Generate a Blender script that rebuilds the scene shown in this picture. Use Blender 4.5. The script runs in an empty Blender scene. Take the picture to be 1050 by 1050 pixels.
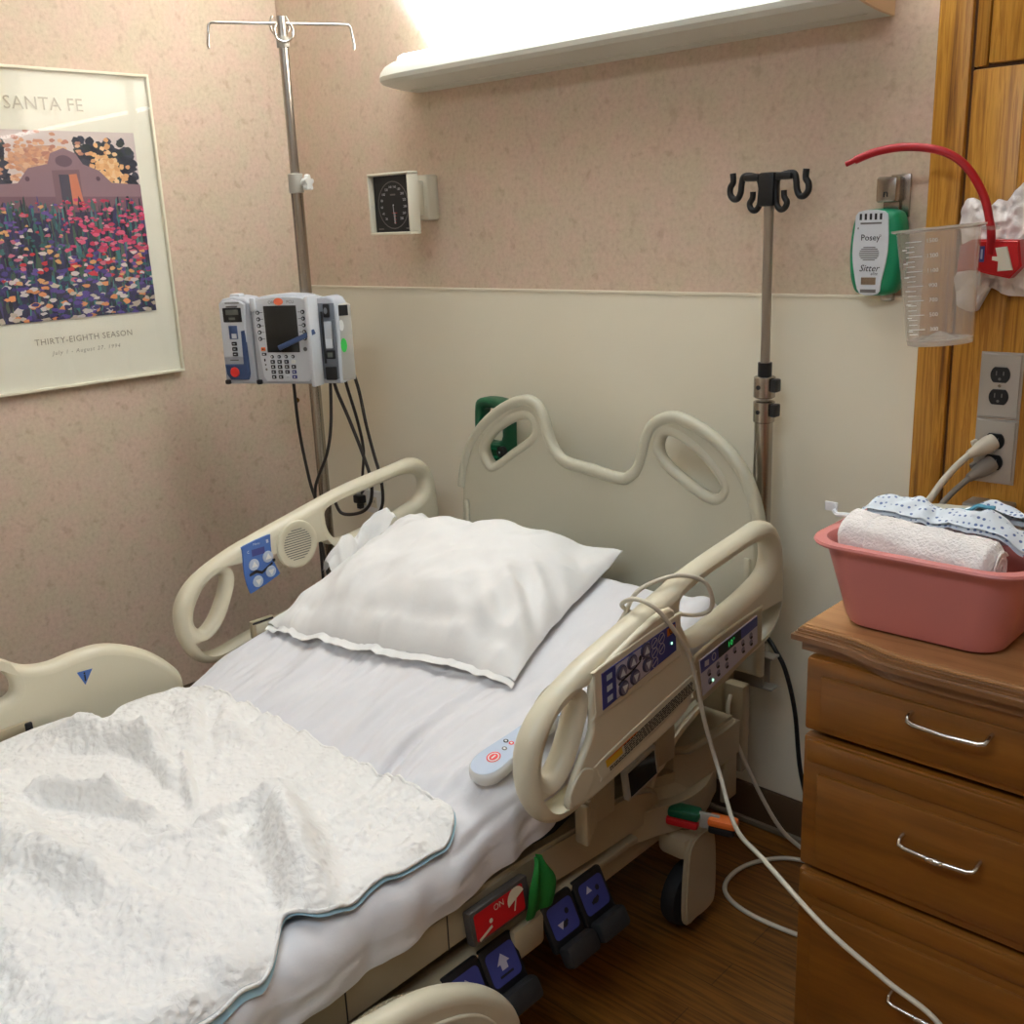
import bpy, bmesh, math, random
import numpy as np
from mathutils import Vector, Matrix, noise
random.seed(7)
scn = bpy.context.scene
COL = scn.collection
V = Vector
PI = math.pi

# ------------------------------------------------------------------ materials
def lin(c):
    return tuple(((x/255)/12.92 if x/255 <= .04045 else ((x/255+.055)/1.055)**2.4) for x in c)

def mat(name, rgb, rough=.5, metal=0., spec=.5, bump=None, coat=0., sheen=0.):
    m = bpy.data.materials.new(name); m.use_nodes = True
    nt = m.node_tree; b = nt.nodes['Principled BSDF']
    b.inputs['Base Color'].default_value = (*lin(rgb), 1)
    b.inputs['Roughness'].default_value = rough
    b.inputs['Metallic'].default_value = metal
    b.inputs['Specular IOR Level'].default_value = spec
    b.inputs['Coat Weight'].default_value = coat
    b.inputs['Sheen Weight'].default_value = sheen
    if bump:                                   # (scale, strength, detail)
        tc = nt.nodes.new('ShaderNodeTexCoord'); n = nt.nodes.new('ShaderNodeTexNoise')
        n.inputs['Scale'].default_value = bump[0]; n.inputs['Detail'].default_value = bump[2] if len(bump) > 2 else 4
        bp = nt.nodes.new('ShaderNodeBump'); bp.inputs['Strength'].default_value = bump[1]
        bp.inputs['Distance'].default_value = bump[3] if len(bump) > 3 else .002
        nt.links.new(tc.outputs['Object'], n.inputs['Vector'])
        nt.links.new(n.outputs['Fac'], bp.inputs['Height']); nt.links.new(bp.outputs['Normal'], b.inputs['Normal'])
    return m

def ramp(nt, stops):
    r = nt.nodes.new('ShaderNodeValToRGB'); e = r.color_ramp.elements
    while len(e) > 1: e.remove(e[-1])
    e[0].position = stops[0][0]; e[0].color = (*lin(stops[0][1]), 1)
    for p, c in stops[1:]:
        x = e.new(p); x.color = (*lin(c), 1)
    return r

def wood(name, stops, scale, rough=.4, grain=1., bumps=.15):
    """stretched noise grain; scale = noise scale per axis (small along the grain)"""
    m = bpy.data.materials.new(name); m.use_nodes = True
    nt = m.node_tree; b = nt.nodes['Principled BSDF']; L = nt.links.new
    tc = nt.nodes.new('ShaderNodeTexCoord'); mp = nt.nodes.new('ShaderNodeMapping')
    mp.inputs['Scale'].default_value = scale
    n = nt.nodes.new('ShaderNodeTexNoise'); n.inputs['Scale'].default_value = 1; n.inputs['Detail'].default_value = 6
    n.inputs['Roughness'].default_value = .62; n.inputs['Distortion'].default_value = .35
    L(tc.outputs['Object'], mp.inputs['Vector']); L(mp.outputs['Vector'], n.inputs['Vector'])
    r = ramp(nt, stops); L(n.outputs['Fac'], r.inputs['Fac']); L(r.outputs['Color'], b.inputs['Base Color'])
    bp = nt.nodes.new('ShaderNodeBump'); bp.inputs['Strength'].default_value = bumps; bp.inputs['Distance'].default_value = .001
    L(n.outputs['Fac'], bp.inputs['Height']); L(bp.outputs['Normal'], b.inputs['Normal'])
    b.inputs['Roughness'].default_value = rough
    return m

def emit(name, rgb, strength):
    m = mat(name, rgb, .5); b = m.node_tree.nodes['Principled BSDF']
    b.inputs['Emission Color'].default_value = (*lin(rgb), 1); b.inputs['Emission Strength'].default_value = strength
    return m

def clear(name, tint, diffuse, body, rough=.08, ior=1.45):
    m = bpy.data.materials.new(name); m.use_nodes = True
    nt = m.node_tree; nt.nodes.remove(nt.nodes['Principled BSDF']); out = nt.nodes['Material Output']; L = nt.links.new
    t = nt.nodes.new('ShaderNodeBsdfTransparent'); t.inputs[0].default_value = (*tint, 1)
    d = nt.nodes.new('ShaderNodeBsdfDiffuse'); d.inputs[0].default_value = (*lin(diffuse), 1)
    g = nt.nodes.new('ShaderNodeBsdfGlossy'); g.inputs['Roughness'].default_value = rough
    fr = nt.nodes.new('ShaderNodeFresnel'); fr.inputs['IOR'].default_value = ior
    m1 = nt.nodes.new('ShaderNodeMixShader'); m1.inputs[0].default_value = body
    m2 = nt.nodes.new('ShaderNodeMixShader')
    L(t.outputs[0], m1.inputs[1]); L(d.outputs[0], m1.inputs[2])
    ge = nt.nodes.new('ShaderNodeNewGeometry'); iv = nt.nodes.new('ShaderNodeMath'); iv.operation = 'SUBTRACT'; iv.inputs[0].default_value = 1
    mu = nt.nodes.new('ShaderNodeMath'); mu.operation = 'MULTIPLY'
    L(ge.outputs['Backfacing'], iv.inputs[1]); L(iv.outputs[0], mu.inputs[0]); L(fr.outputs[0], mu.inputs[1])
    L(mu.outputs[0], m2.inputs[0]); L(m1.outputs[0], m2.inputs[1]); L(g.outputs[0], m2.inputs[2]); L(m2.outputs[0], out.inputs[0])
    return m

def wallpaper():
    m = bpy.data.materials.new('wallpaper'); m.use_nodes = True
    nt = m.node_tree; b = nt.nodes['Principled BSDF']; L = nt.links.new
    tc = nt.nodes.new('ShaderNodeTexCoord')
    n1 = nt.nodes.new('ShaderNodeTexNoise'); n1.inputs['Scale'].default_value = 95; n1.inputs['Detail'].default_value = 6; n1.inputs['Roughness'].default_value = .7
    n2 = nt.nodes.new('ShaderNodeTexNoise'); n2.inputs['Scale'].default_value = 14.; n2.inputs['Detail'].default_value = 3
    n3 = nt.nodes.new('ShaderNodeTexNoise'); n3.inputs['Scale'].default_value = 30; n3.inputs['Detail'].default_value = 2
    for n in (n1, n2, n3): L(tc.outputs['Object'], n.inputs['Vector'])
    r1 = ramp(nt, [(.3, (182, 156, 132)), (.44, (208, 185, 161)), (.58, (219, 198, 175)), (.75, (232, 214, 194))])
    r2 = ramp(nt, [(.35, (208, 194, 164)), (.65, (224, 188, 172))])
    r3 = ramp(nt, [(.28, (204, 186, 168)), (.42, (255, 255, 255))])
    L(n1.outputs['Fac'], r1.inputs['Fac']); L(n2.outputs['Fac'], r2.inputs['Fac']); L(n3.outputs['Fac'], r3.inputs['Fac'])
    mx = nt.nodes.new('ShaderNodeMix'); mx.data_type = 'RGBA'; mx.inputs[0].default_value = .45
    L(r1.outputs['Color'], mx.inputs[6]); L(r2.outputs['Color'], mx.inputs[7])
    mm = nt.nodes.new('ShaderNodeMix'); mm.data_type = 'RGBA'; mm.blend_type = 'MULTIPLY'; mm.inputs[0].default_value = .35
    L(mx.outputs[2], mm.inputs[6]); L(r3.outputs['Color'], mm.inputs[7]); L(mm.outputs[2], b.inputs['Base Color'])
    bp = nt.nodes.new('ShaderNodeBump'); bp.inputs['Strength'].default_value = .25; bp.inputs['Distance'].default_value = .001
    L(n1.outputs['Fac'], bp.inputs['Height']); L(bp.outputs['Normal'], b.inputs['Normal'])
    b.inputs['Roughness'].default_value = .62
    return m

def floorwood():
    m = bpy.data.materials.new('floor_planks'); m.use_nodes = True
    nt = m.node_tree; b = nt.nodes['Principled BSDF']; L = nt.links.new
    tc = nt.nodes.new('ShaderNodeTexCoord')
    br = nt.nodes.new('ShaderNodeTexBrick'); br.inputs['Scale'].default_value = 1
    br.inputs['Brick Width'].default_value = .9; br.inputs['Row Height'].default_value = .075; br.inputs['Mortar Size'].default_value = .0012
    br.inputs['Color1'].default_value = (*lin((134, 86, 32)), 1); br.inputs['Color2'].default_value = (*lin((122, 76, 27)), 1); br.inputs['Mortar'].default_value = (*lin((92, 56, 20)), 1)
    mp = nt.nodes.new('ShaderNodeMapping'); mp.inputs['Scale'].default_value = (7, 120, 4)
    n = nt.nodes.new('ShaderNodeTexNoise'); n.inputs['Detail'].default_value = 5; n.inputs['Distortion'].default_value = .3; n.inputs['Scale'].default_value = 1
    L(tc.outputs['Object'], br.inputs['Vector']); L(tc.outputs['Object'], mp.inputs['Vector']); L(mp.outputs['Vector'], n.inputs['Vector'])
    r = ramp(nt, [(.32, (120, 92, 66)), (.6, (255, 250, 240))]); L(n.outputs['Fac'], r.inputs['Fac'])
    mm = nt.nodes.new('ShaderNodeMix'); mm.data_type = 'RGBA'; mm.blend_type = 'MULTIPLY'; mm.inputs[0].default_value = .7
    L(br.outputs['Color'], mm.inputs[6]); L(r.outputs['Color'], mm.inputs[7]); L(mm.outputs[2], b.inputs['Base Color'])
    b.inputs['Roughness'].default_value = .33
    return m

def cloth(name, rgb, kind):
    m = mat(name, rgb, .85, sheen=.15); nt = m.node_tree; b = nt.nodes['Principled BSDF']; L = nt.links.new
    b.inputs['Specular IOR Level'].default_value = .15
    tc = nt.nodes.new('ShaderNodeTexCoord'); bp = nt.nodes.new('ShaderNodeBump')
    if kind == 'sheet':
        mp = nt.nodes.new('ShaderNodeMapping'); mp.inputs['Scale'].default_value = (60, 14, 30)
        n = nt.nodes.new('ShaderNodeTexNoise'); n.inputs['Scale'].default_value = 1; n.inputs['Detail'].default_value = 5; n.inputs['Roughness'].default_value = .7
        L(tc.outputs['Object'], mp.inputs['Vector']); L(mp.outputs['Vector'], n.inputs['Vector'])
        bp.inputs['Strength'].default_value = .3; bp.inputs['Distance'].default_value = .004
        L(n.outputs['Fac'], bp.inputs['Height'])
    elif kind == 'quilt':
        v = nt.nodes.new('ShaderNodeTexVoronoi'); v.inputs['Scale'].default_value = 90; v.feature = 'SMOOTH_F1'
        n = nt.nodes.new('ShaderNodeTexNoise'); n.inputs['Scale'].default_value = 45; n.inputs['Detail'].default_value = 4; n.inputs['Distortion'].default_value = 1.2
        add = nt.nodes.new('ShaderNodeMath'); add.operation = 'ADD'
        L(tc.outputs['Object'], v.inputs['Vector']); L(tc.outputs['Object'], n.inputs['Vector'])
        L(v.outputs['Distance'], add.inputs[0]); L(n.outputs['Fac'], add.inputs[1])
        bp.inputs['Strength'].default_value = .7; bp.inputs['Distance'].default_value = .006
        L(add.outputs[0], bp.inputs['Height'])
    elif kind == 'terry':
        n = nt.nodes.new('ShaderNodeTexNoise'); n.inputs['Scale'].default_value = 260; n.inputs['Detail'].default_value = 3
        L(tc.outputs['Object'], n.inputs['Vector']); bp.inputs['Strength'].default_value = .9; bp.inputs['Distance'].default_value = .004
        L(n.outputs['Fac'], bp.inputs['Height'])
    else:
        n = nt.nodes.new('ShaderNodeTexNoise'); n.inputs['Scale'].default_value = 16; n.inputs['Detail'].default_value = 5
        L(tc.outputs['Object'], n.inputs['Vector']); bp.inputs['Strength'].default_value = .22; bp.inputs['Distance'].default_value = .006
        L(n.outputs['Fac'], bp.inputs['Height'])
    L(bp.outputs['Normal'], b.inputs['Normal'])
    return m

def dotted(name, base, dot):
    m = mat(name, base, .85); nt = m.node_tree; b = nt.nodes['Principled BSDF']; L = nt.links.new
    tc = nt.nodes.new('ShaderNodeTexCoord'); v = nt.nodes.new('ShaderNodeTexVoronoi'); v.inputs['Scale'].default_value = 125
    v.inputs['Randomness'].default_value = .25
    L(tc.outputs['Object'], v.inputs['Vector'])
    r = ramp(nt, [(.0, dot), (.24, dot), (.32, base), (1, base)]); L(v.outputs['Distance'], r.inputs['Fac']); L(r.outputs['Color'], b.inputs['Base Color'])
    return m

M = dict(
    wallpaper=wallpaper(), floor=floorwood(),
    ceiling=mat('ceiling_tile', (236, 230, 220), .9, bump=(60, .2)),
    plainwall=mat('plain_wall_paint', (206, 188, 166), .8),
    wainscot=mat('wainscot_laminate', (242, 233, 210), .42, bump=(8, .03)),
    wains_cap=mat('wainscot_cap', (240, 230, 208), .4),
    vinyl=mat('vinyl_base', (92, 70, 48), .5), vinyl_toe=mat('vinyl_toe', (120, 104, 84), .5),
    oak=wood('oak_panel', [(.3, (120, 72, 16)), (.42, (176, 118, 34)), (.52, (204, 146, 54)), (.58, (168, 110, 32)), (.68, (210, 152, 60)), (.8, (164, 106, 32))], (62, 62, 2.6), .36),
    oak_dark=wood('oak_groove', [(.3, (80, 46, 14)), (.7, (110, 68, 24))], (45, 45, 2.2), .5),
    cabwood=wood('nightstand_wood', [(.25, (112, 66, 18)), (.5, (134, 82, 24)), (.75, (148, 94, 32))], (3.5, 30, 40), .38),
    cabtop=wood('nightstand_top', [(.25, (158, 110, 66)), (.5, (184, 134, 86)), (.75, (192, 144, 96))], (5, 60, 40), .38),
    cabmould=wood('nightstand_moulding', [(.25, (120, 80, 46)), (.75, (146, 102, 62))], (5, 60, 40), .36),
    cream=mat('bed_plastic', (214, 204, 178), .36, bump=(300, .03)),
    cream2=mat('bed_frame_plastic', (176, 160, 130), .4),  # frame tan darkened to carry the shade below the sheet
    hboard=mat('headboard_plastic', (192, 186, 164), .38, bump=(300, .03)),
    steel=mat('steel', (176, 170, 162), .28, 1.), chrome=mat('chrome', (220, 216, 210), .12, 1.), dsteel=mat('brushed_tube', (172, 164, 154), .27, 1.),
    greymetal=mat('grey_painted_metal', (168, 162, 150), .4),
    plate=mat('stainless_plate', (186, 182, 176), .4, .75),
    black=mat('black_plastic', (22, 21, 22), .42), rubber=mat('black_rubber', (28, 26, 26), .7), cable=mat('dark_cable', (54, 47, 42), .5),
    white=mat('white_plastic', (228, 226, 220), .4), offwhite=mat('ivory_plastic', (222, 214, 194), .45),
    cordw=mat('cream_cord', (206, 196, 176), .5), cordg=mat('grey_cord', (140, 132, 122), .5),
    pumpgrey=mat('pump_grey', (186, 188, 194), .42), pumplight=mat('pump_light', (214, 216, 220), .42), pumpdark=mat('pump_dark_grey', (112, 116, 124), .5),  # pumpdark is the darker grey of the pump parts
    pumpside=mat('pump_beige_grey', (178, 172, 162), .5),
    navy=mat('navy_blue', (62, 82, 122), .4), blue=mat('panel_blue', (70, 108, 178), .4), dblue=mat('panel_indigo', (62, 66, 132), .4), lblue=mat('pale_blue', (184, 194, 210), .4),
    lilac=mat('panel_lilac', (190, 182, 194), .4), btn=mat('button_violet_grey', (120, 114, 134), .4), btnring=mat('button_ring', (60, 56, 78), .4),
    lcd=mat('dark_screen', (40, 41, 40), .12), lcd2=mat('grey_screen', (112, 114, 106), .2),
    orange=mat('orange_plastic', (232, 112, 40), .45), orangesticker=mat('orange_sticker', (246, 122, 84), .5),
    red=mat('red_plastic', (196, 24, 30), .35), redrub=mat('red_rubber', (178, 14, 26), .38), redbtn=mat('red_button', (222, 48, 40), .4),
    green=mat('green_plastic', (0, 138, 92), .4), dgreen=mat('dark_green_plastic', (10, 86, 54), .4), stickgreen=mat('green_sticker', (66, 200, 84), .5), strap=mat('green_strap', (24, 120, 40), .7),
    yellow=mat('label_yellow', (216, 170, 40), .5), ink=mat('printed_black', (34, 30, 30), .6), inkgrey=mat('printed_grey', (112, 108, 104), .6), palelabel=mat('pale_label', (216, 206, 180), .5),
    pink=mat('pink_basin_plastic', (206, 126, 120), .38, bump=(120, .05)),
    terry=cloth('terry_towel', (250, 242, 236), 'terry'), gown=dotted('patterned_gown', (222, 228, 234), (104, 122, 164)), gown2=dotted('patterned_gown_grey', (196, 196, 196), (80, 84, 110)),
    teal=mat('teal_trim', (92, 156, 178), .8), tape=mat('white_tape', (232, 232, 232), .8),
    sheet=cloth('bed_sheet', (226, 222, 222), 'sheet'), pcase=cloth('pillow_case', (240, 236, 231), 'case'), quilt=cloth('quilted_pad', (245, 241, 235), 'quilt'), padblue=mat('pad_backing', (166, 202, 216), .7),
    bag=mat('white_plastic_bag', (238, 228, 222), .3, bump=(24, .5, 4, .02)), brass=mat('brass', (120, 84, 44), .3, 1.),
    posterpaper=mat('poster_paper', (248, 243, 224), .6), posterink=mat('poster_lettering', (172, 160, 138), .6), frame=mat('cream_frame', (240, 232, 208), .3), 
    cup=clear('clear_cup', (.95, .94, .93), (240, 232, 222), .13, .05), cuprim=clear('clear_cup_rim', (.95, .94, .93), (244, 236, 226), .36, .08), cupmark=mat('cup_print', (240, 238, 232), .6), glass=clear('picture_glass', (.985, .985, .985), (255, 255, 255), .0, .02),
    boxgrey=mat('alarm_box_grey', (74, 66, 60), .5), titleink=mat('poster_title', (198, 188, 166), .6),  # title ink paled to carry the fading from the glass reflection
    lens=emit('lamp_lens', (255, 250, 246), 8.), lampbody=mat('lamp_body', (216, 214, 202), .32), lampend=mat('lamp_end_cap', (222, 190, 150), .4),
    led=emit('green_led', (50, 190, 90), .9), ledw=emit('pale_led', (170, 240, 200), 2.), darkcloth=mat('dark_deck', (24, 24, 26), .7), warn=mat('label_orange', (210, 110, 30), .5),
)
M['bag'].node_tree.nodes['Principled BSDF'].inputs['Transmission Weight'].default_value = 0

# ------------------------------------------------------------------ mesh builder
class Fr:
    """a flat frame: origin, right, up, normal"""
    def __init__(s, o, u=(1, 0, 0), v=(0, 0, 1)):
        s.o = V(o); s.u = V(u).normalized(); s.n = s.u.cross(V(v)).normalized(); s.v = s.n.cross(s.u).normalized()
    def p(s, a, b, c=0.): return s.o + s.u*a + s.v*b + s.n*c
    def sub(s, a, b, c=0.):
        f = Fr(s.p(a, b, c), s.u, s.v); return f
    def turn(s, ang):
        f = Fr(s.o, s.u*math.cos(ang) + s.v*math.sin(ang), s.v*math.cos(ang) - s.u*math.sin(ang)); return f
WORLD = Fr((0, 0, 0), (1, 0, 0), (0, 1, 0))           # n = +z

def smooth_loop(pts, k=6, closed=True):
    n = len(pts); out = []
    rng = range(n) if closed else range(n-1)
    for i in rng:
        g = lambda j: V(pts[j % n]) if closed else V(pts[max(0, min(n-1, j))])
        p0, p1, p2, p3 = g(i-1), g(i), g(i+1), g(i+2)
        for q in range(k):
            t = q/k
            out.append(.5*((2*p1) + (p2-p0)*t + (2*p0-5*p1+4*p2-p3)*t*t + (3*p1-p0-3*p2+p3)*t**3))
    if not closed: out.append(V(pts[-1]))
    return out

class MB:
    def __init__(s): s.v = []; s.f = []; s.fm = []; s.mats = []
    def mi(s, m):
        m = M[m] if isinstance(m, str) else m
        if m not in s.mats: s.mats.append(m)
        return s.mats.index(m)
    def add(s, vs, fs, m):
        b = len(s.v); k = s.mi(m); s.v += [V(x) for x in vs]
        for f in fs: s.f.append(tuple(b+i for i in f)); s.fm.append(k)
        return s
    def bm(s, bm, m):
        bm.verts.index_update()
        return s.add([v.co.copy() for v in bm.verts], [[v.index for v in f.verts] for f in bm.faces], m)
    def box(s, c, size, m, bev=0., fr=None, seg=2, taper=None):
        b = bmesh.new(); bmesh.ops.create_cube(b, size=1)
        for v in b.verts: v.co = V((v.co.x*size[0], v.co.y*size[1], v.co.z*size[2]))
        if taper:
            for v in b.verts:
                if v.co.z < 0: v.co.x *= taper; v.co.y *= taper
        if bev: bmesh.ops.bevel(b, geom=list(b.edges), offset=min(bev, min(size)*.49), segments=seg, affect='EDGES', profile=.5)
        fr = fr or WORLD
        for v in b.verts: v.co = fr.p(c[0]+v.co.x, c[1]+v.co.y, c[2]+v.co.z)
        s.bm(b, m); b.free(); return s
    def tube(s, pts, r, m, n=10, closed=False, k=0, caps=True):
        pts = [V(p) for p in pts]
        if k: pts = smooth_loop(pts, k, closed)
        N = len(pts); rs = r if isinstance(r, (list, tuple)) else None
        T = [(pts[(i+1) % N]-pts[i-1] if closed else pts[min(i+1, N-1)]-pts[max(i-1, 0)]).normalized() for i in range(N)]
        a = V((0, 0, 1)) if abs(T[0].z) < .9 else V((1, 0, 0))
        X = T[0].cross(a).normalized(); vs = []; fs = []
        for i in range(N):
            X = (X - T[i]*X.dot(T[i])).normalized(); Y = T[i].cross(X)
            rr = rs[min(len(rs)-1, int(i*len(rs)/N))] if rs else r
            for j in range(n):
                w = 2*PI*j/n; vs.append(pts[i] + (X*math.cos(w)+Y*math.sin(w))*rr)
        for i in range(N if closed else N-1):
            for j in range(n):
                a0 = i*n; b0 = ((i+1) % N)*n; fs.append((a0+j, a0+(j+1) % n, b0+(j+1) % n, b0+j))
        if caps and not closed: fs += [tuple(range(n-1, -1, -1)), tuple((N-1)*n+j for j in range(n))]
        return s.add(vs, fs, m)
    def cyl(s, p0, p1, r, m, n=20): return s.tube([p0, p1], r, m, n)
    def lathe(s, prof, o, m, axis=(0, 0, 1), n=32, sx=1., closed=False):
        ax = V(axis).normalized(); a = V((0, 0, 1)) if abs(ax.z) < .9 else V((1, 0, 0))
        X = ax.cross(a).normalized(); Y = ax.cross(X); o = V(o); vs = []; fs = []
        for r, h in prof:
            for j in range(n):
                w = 2*PI*j/n; vs.append(o + ax*h + (X*math.cos(w)*sx + Y*math.sin(w))*r)
        for i in range(len(prof)-1):
            for j in range(n): fs.append((i*n+j, i*n+(j+1) % n, (i+1)*n+(j+1) % n, (i+1)*n+j))
        if prof[0][0] > 1e-5 and not closed: fs.append(tuple(range(n-1, -1, -1)))
        if prof[-1][0] > 1e-5 and not closed: fs.append(tuple((len(prof)-1)*n+j for j in range(n)))
        return s.add(vs, fs, m)
    def grid(s, fn, nu, nv, m, closed_u=False, closed_v=False):
        vs = [fn(i/(nu if closed_u else nu-1), j/(nv if closed_v else nv-1)) for j in range(nv) for i in range(nu)]; fs = []
        for j in range(nv if closed_v else nv-1):
            for i in range(nu if closed_u else nu-1):
                i2 = (i+1) % nu; j2 = (j+1) % nv
                fs.append((j*nu+i, j*nu+i2, j2*nu+i2, j2*nu+i))
        return s.add(vs, fs, m)
    def plate(s, outline, holes, fr, thick, bev, m, res=3):
        """filled outline with holes, rounded on all edges, centred on the frame plane"""
        cu = bpy.data.curves.new('tmp', 'CURVE'); cu.dimensions = '2D'; cu.fill_mode = 'BOTH'
        cu.extrude = max(0, thick/2-bev); cu.bevel_depth = bev; cu.bevel_resolution = res; cu.offset = -bev
        for loop in [outline]+list(holes):
            sp = cu.splines.new('POLY'); sp.points.add(len(loop)-1); sp.use_cyclic_u = True
            for q, p in zip(sp.points, loop): q.co = (p[0], p[1], 0, 1)
        return s._curve(cu, fr, m)
    def _curve(s, cu, fr, m):
        ob = bpy.data.objects.new('tmp', cu); COL.objects.link(ob)
        dg = bpy.context.evaluated_depsgraph_get(); dg.update()
        me = bpy.data.meshes.new_from_object(ob.evaluated_get(dg))
        s.add([fr.p(*v.co) for v in me.vertices], [tuple(p.vertices) for p in me.polygons], m)
        bpy.data.objects.remove(ob); bpy.data.meshes.remove(me); bpy.data.curves.remove(cu)
        return s
    def text(s, body, fr, size, m, align='CENTER', lift=.0006, sx=1., shear=0., spacing=1.):
        cu = bpy.data.curves.new('tmp', 'FONT'); cu.body = body; cu.size = size; cu.align_x = align; cu.align_y = 'CENTER'
        cu.resolution_u = 2; cu.shear = shear; cu.space_character = spacing
        f = fr.sub(0, 0, lift)
        if sx != 1.:
            ob = Fr(f.o, f.u, f.v); ob.p = lambda a, b, c=0., F=f: F.p(a*sx, b, c); f = ob
        return s._curve(cu, f, m)
    # printed marks, a hair above a frame plane
    def rect(s, fr, a, b, w, h, m, lift=.0005, r=0.):
        if r:
            pts = []
            for cx, cy, st in ((a+w/2-r, b+h/2-r, 0), (a-w/2+r, b+h/2-r, 1), (a-w/2+r, b-h/2+r, 2), (a+w/2-r, b-h/2+r, 3)):
                for q in range(5):
                    t = (st+q/4)*PI/2; pts.append((cx+r*math.cos(t), cy+r*math.sin(t)))
        else: pts = [(a-w/2, b-h/2), (a+w/2, b-h/2), (a+w/2, b+h/2), (a-w/2, b+h/2)]
        return s.poly(fr, pts, m, lift)
    def poly(s, fr, pts, m, lift=.0005): return s.add([fr.p(x, y, lift) for x, y in pts], [tuple(range(len(pts)))], m)
    def oval(s, fr, a, b, rx, ry, m, lift=.0005, n=20): return s.poly(fr, [(a+rx*math.cos(2*PI*i/n), b+ry*math.sin(2*PI*i/n)) for i in range(n)], m, lift)
    def ring(s, fr, a, b, rx, ry, w, m, lift=.0005, n=28, t0=0., t1=2*PI):
        vs = []; fs = []
        for i in range(n+1):
            t = t0+(t1-t0)*i/n
            for k in (0, w): vs.append(fr.p(a+(rx-k)*math.cos(t), b+(ry-k)*math.sin(t), lift))
        for i in range(n): fs.append((2*i, 2*i+1, 2*i+3, 2*i+2))
        return s.add(vs, fs, m)
    def line(s, fr, a, b, w, m, lift=.0005):
        d = V((b[0]-a[0], b[1]-a[1])).normalized(); q = V((-d.y, d.x))*w/2
        return s.poly(fr, [(a[0]+q.x, a[1]+q.y), (a[0]-q.x, a[1]-q.y), (b[0]-q.x, b[1]-q.y), (b[0]+q.x, b[1]+q.y)], m, lift)
    def slab(s, pts, fr, h, m, bev=.0):
        """solid prism from an outline in the frame, from the plane up to h"""
        b = bmesh.new(); f = b.faces.new([b.verts.new((x, y, 0)) for x, y in pts])
        e = bmesh.ops.extrude_face_region(b, geom=[f]); vv = [g for g in e['geom'] if isinstance(g, bmesh.types.BMVert)]
        for v in vv: v.co.z += h
        bmesh.ops.recalc_face_normals(b, faces=b.faces)
        if bev: bmesh.ops.bevel(b, geom=[x for x in b.edges if x.verts[0] in vv and x.verts[1] in vv], offset=bev, segments=3, affect='EDGES')
        for v in b.verts: v.co = fr.p(*v.co)
        s.bm(b, m); b.free(); return s
    def build(s, name, parent=None, ang=40, tagv=None, fix=True):
        me = bpy.data.meshes.new(name); o = bpy.data.objects.new(name, me); COL.objects.link(o)
        off = V((0, 0, 0))
        if parent is not None: o.parent = parent; off = root_loc(parent)
        elif s.v:
            xs = [v.x for v in s.v]; ys = [v.y for v in s.v]; zs = [v.z for v in s.v]
            off = V(((min(xs)+max(xs))/2, (min(ys)+max(ys))/2, min(zs))); o.location = off
            if tagv is None: off = V((0, 0, 0)); o.location = off
        me.from_pydata([v-off for v in s.v], [], s.f)
        for m in s.mats: me.materials.append(m)
        me.polygons.foreach_set('material_index', s.fm)
        me.validate(); me.update()
        if ang:
            me.shade_smooth(); me.set_sharp_from_angle(angle=math.radians(ang))
        if tagv: tag(o, *tagv)
        return o

def root_loc(o):
    p = V((0, 0, 0))
    while o is not None: p += o.location; o = o.parent
    return p
def tag(o, label, cat, group=None):
    o['label'] = label; o['category'] = cat
    if group: o['group'] = group
def thing(name, label, cat, loc, group=None):
    o = bpy.data.objects.new(name, None); COL.objects.link(o); o.location = loc; o.empty_display_size = .05
    tag(o, label, cat, group); return o
def struct(name, mb, ang=40):
    o = mb.build(name, None, ang); o['kind'] = 'structure'; return o
def plabel(o, t): o['label'] = t; return o
def nz(x, y=0., z=0.): return noise.noise(V((x, y, z)))
def fbm(x, y, z=0., o=3): return noise.fractal(V((x, y, z)), 1., 2., o)
def sst(a, b, x):
    t = max(0., min(1., (x-a)/(b-a))); return t*t*(3-2*t)

# ------------------------------------------------------------------ the room
RX, RY, RZ = 3.7, -3.6, 2.44
struct('floor', MB().box((RX/2, RY/2, -.05), (RX+.2, -RY+.2, .1), 'floor'))
struct('ceiling', MB().box((RX/2, RY/2, RZ+.05), (RX+.2, -RY+.2, .1), 'ceiling'))
struct('wall_back', MB().box((RX/2, .05, RZ/2), (RX+.2, .1, RZ), 'wallpaper'))
struct('wall_left', MB().box((-.05, RY/2, RZ/2), (.1, -RY+.2, RZ), 'wallpaper'))
struct('wall_right', MB().box((RX+.05, RY/2, RZ/2), (.1, -RY+.2, RZ), 'plainwall'))
struct('wall_front', MB().box((RX/2, RY-.05, RZ/2), (RX+.2, .1, RZ), 'plainwall'))
# wainscot sheet with a thin cap, vinyl base
struct('trim_1', MB().box((.957, -.003, .66), (1.902, .006, 1.112), 'wainscot'))
struct('trim_2', MB().box((.957, -.0045, 1.219), (1.902, .009, .006), 'wains_cap', .001).box((.005, -.0045, .66), (.009, .009, 1.118), 'wains_cap', .001))
def base_prof(x0, x1):
    b = MB()
    b.box(((x0+x1)/2, -.004, .054), (x1-x0, .008, .092), 'vinyl', .002)
    b.box(((x0+x1)/2, -.009, .007), (x1-x0, .018, .014), 'vinyl_toe', .005); return b
struct('baseboard_back', base_prof(.0, 1.905))
struct('baseboard_left', MB().box((.004, -1.8, .054), (.008, 3.58, .092), 'vinyl', .002).box((.009, -1.8, .007), (.018, 3.58, .014), 'vinyl_toe', .005))
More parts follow.
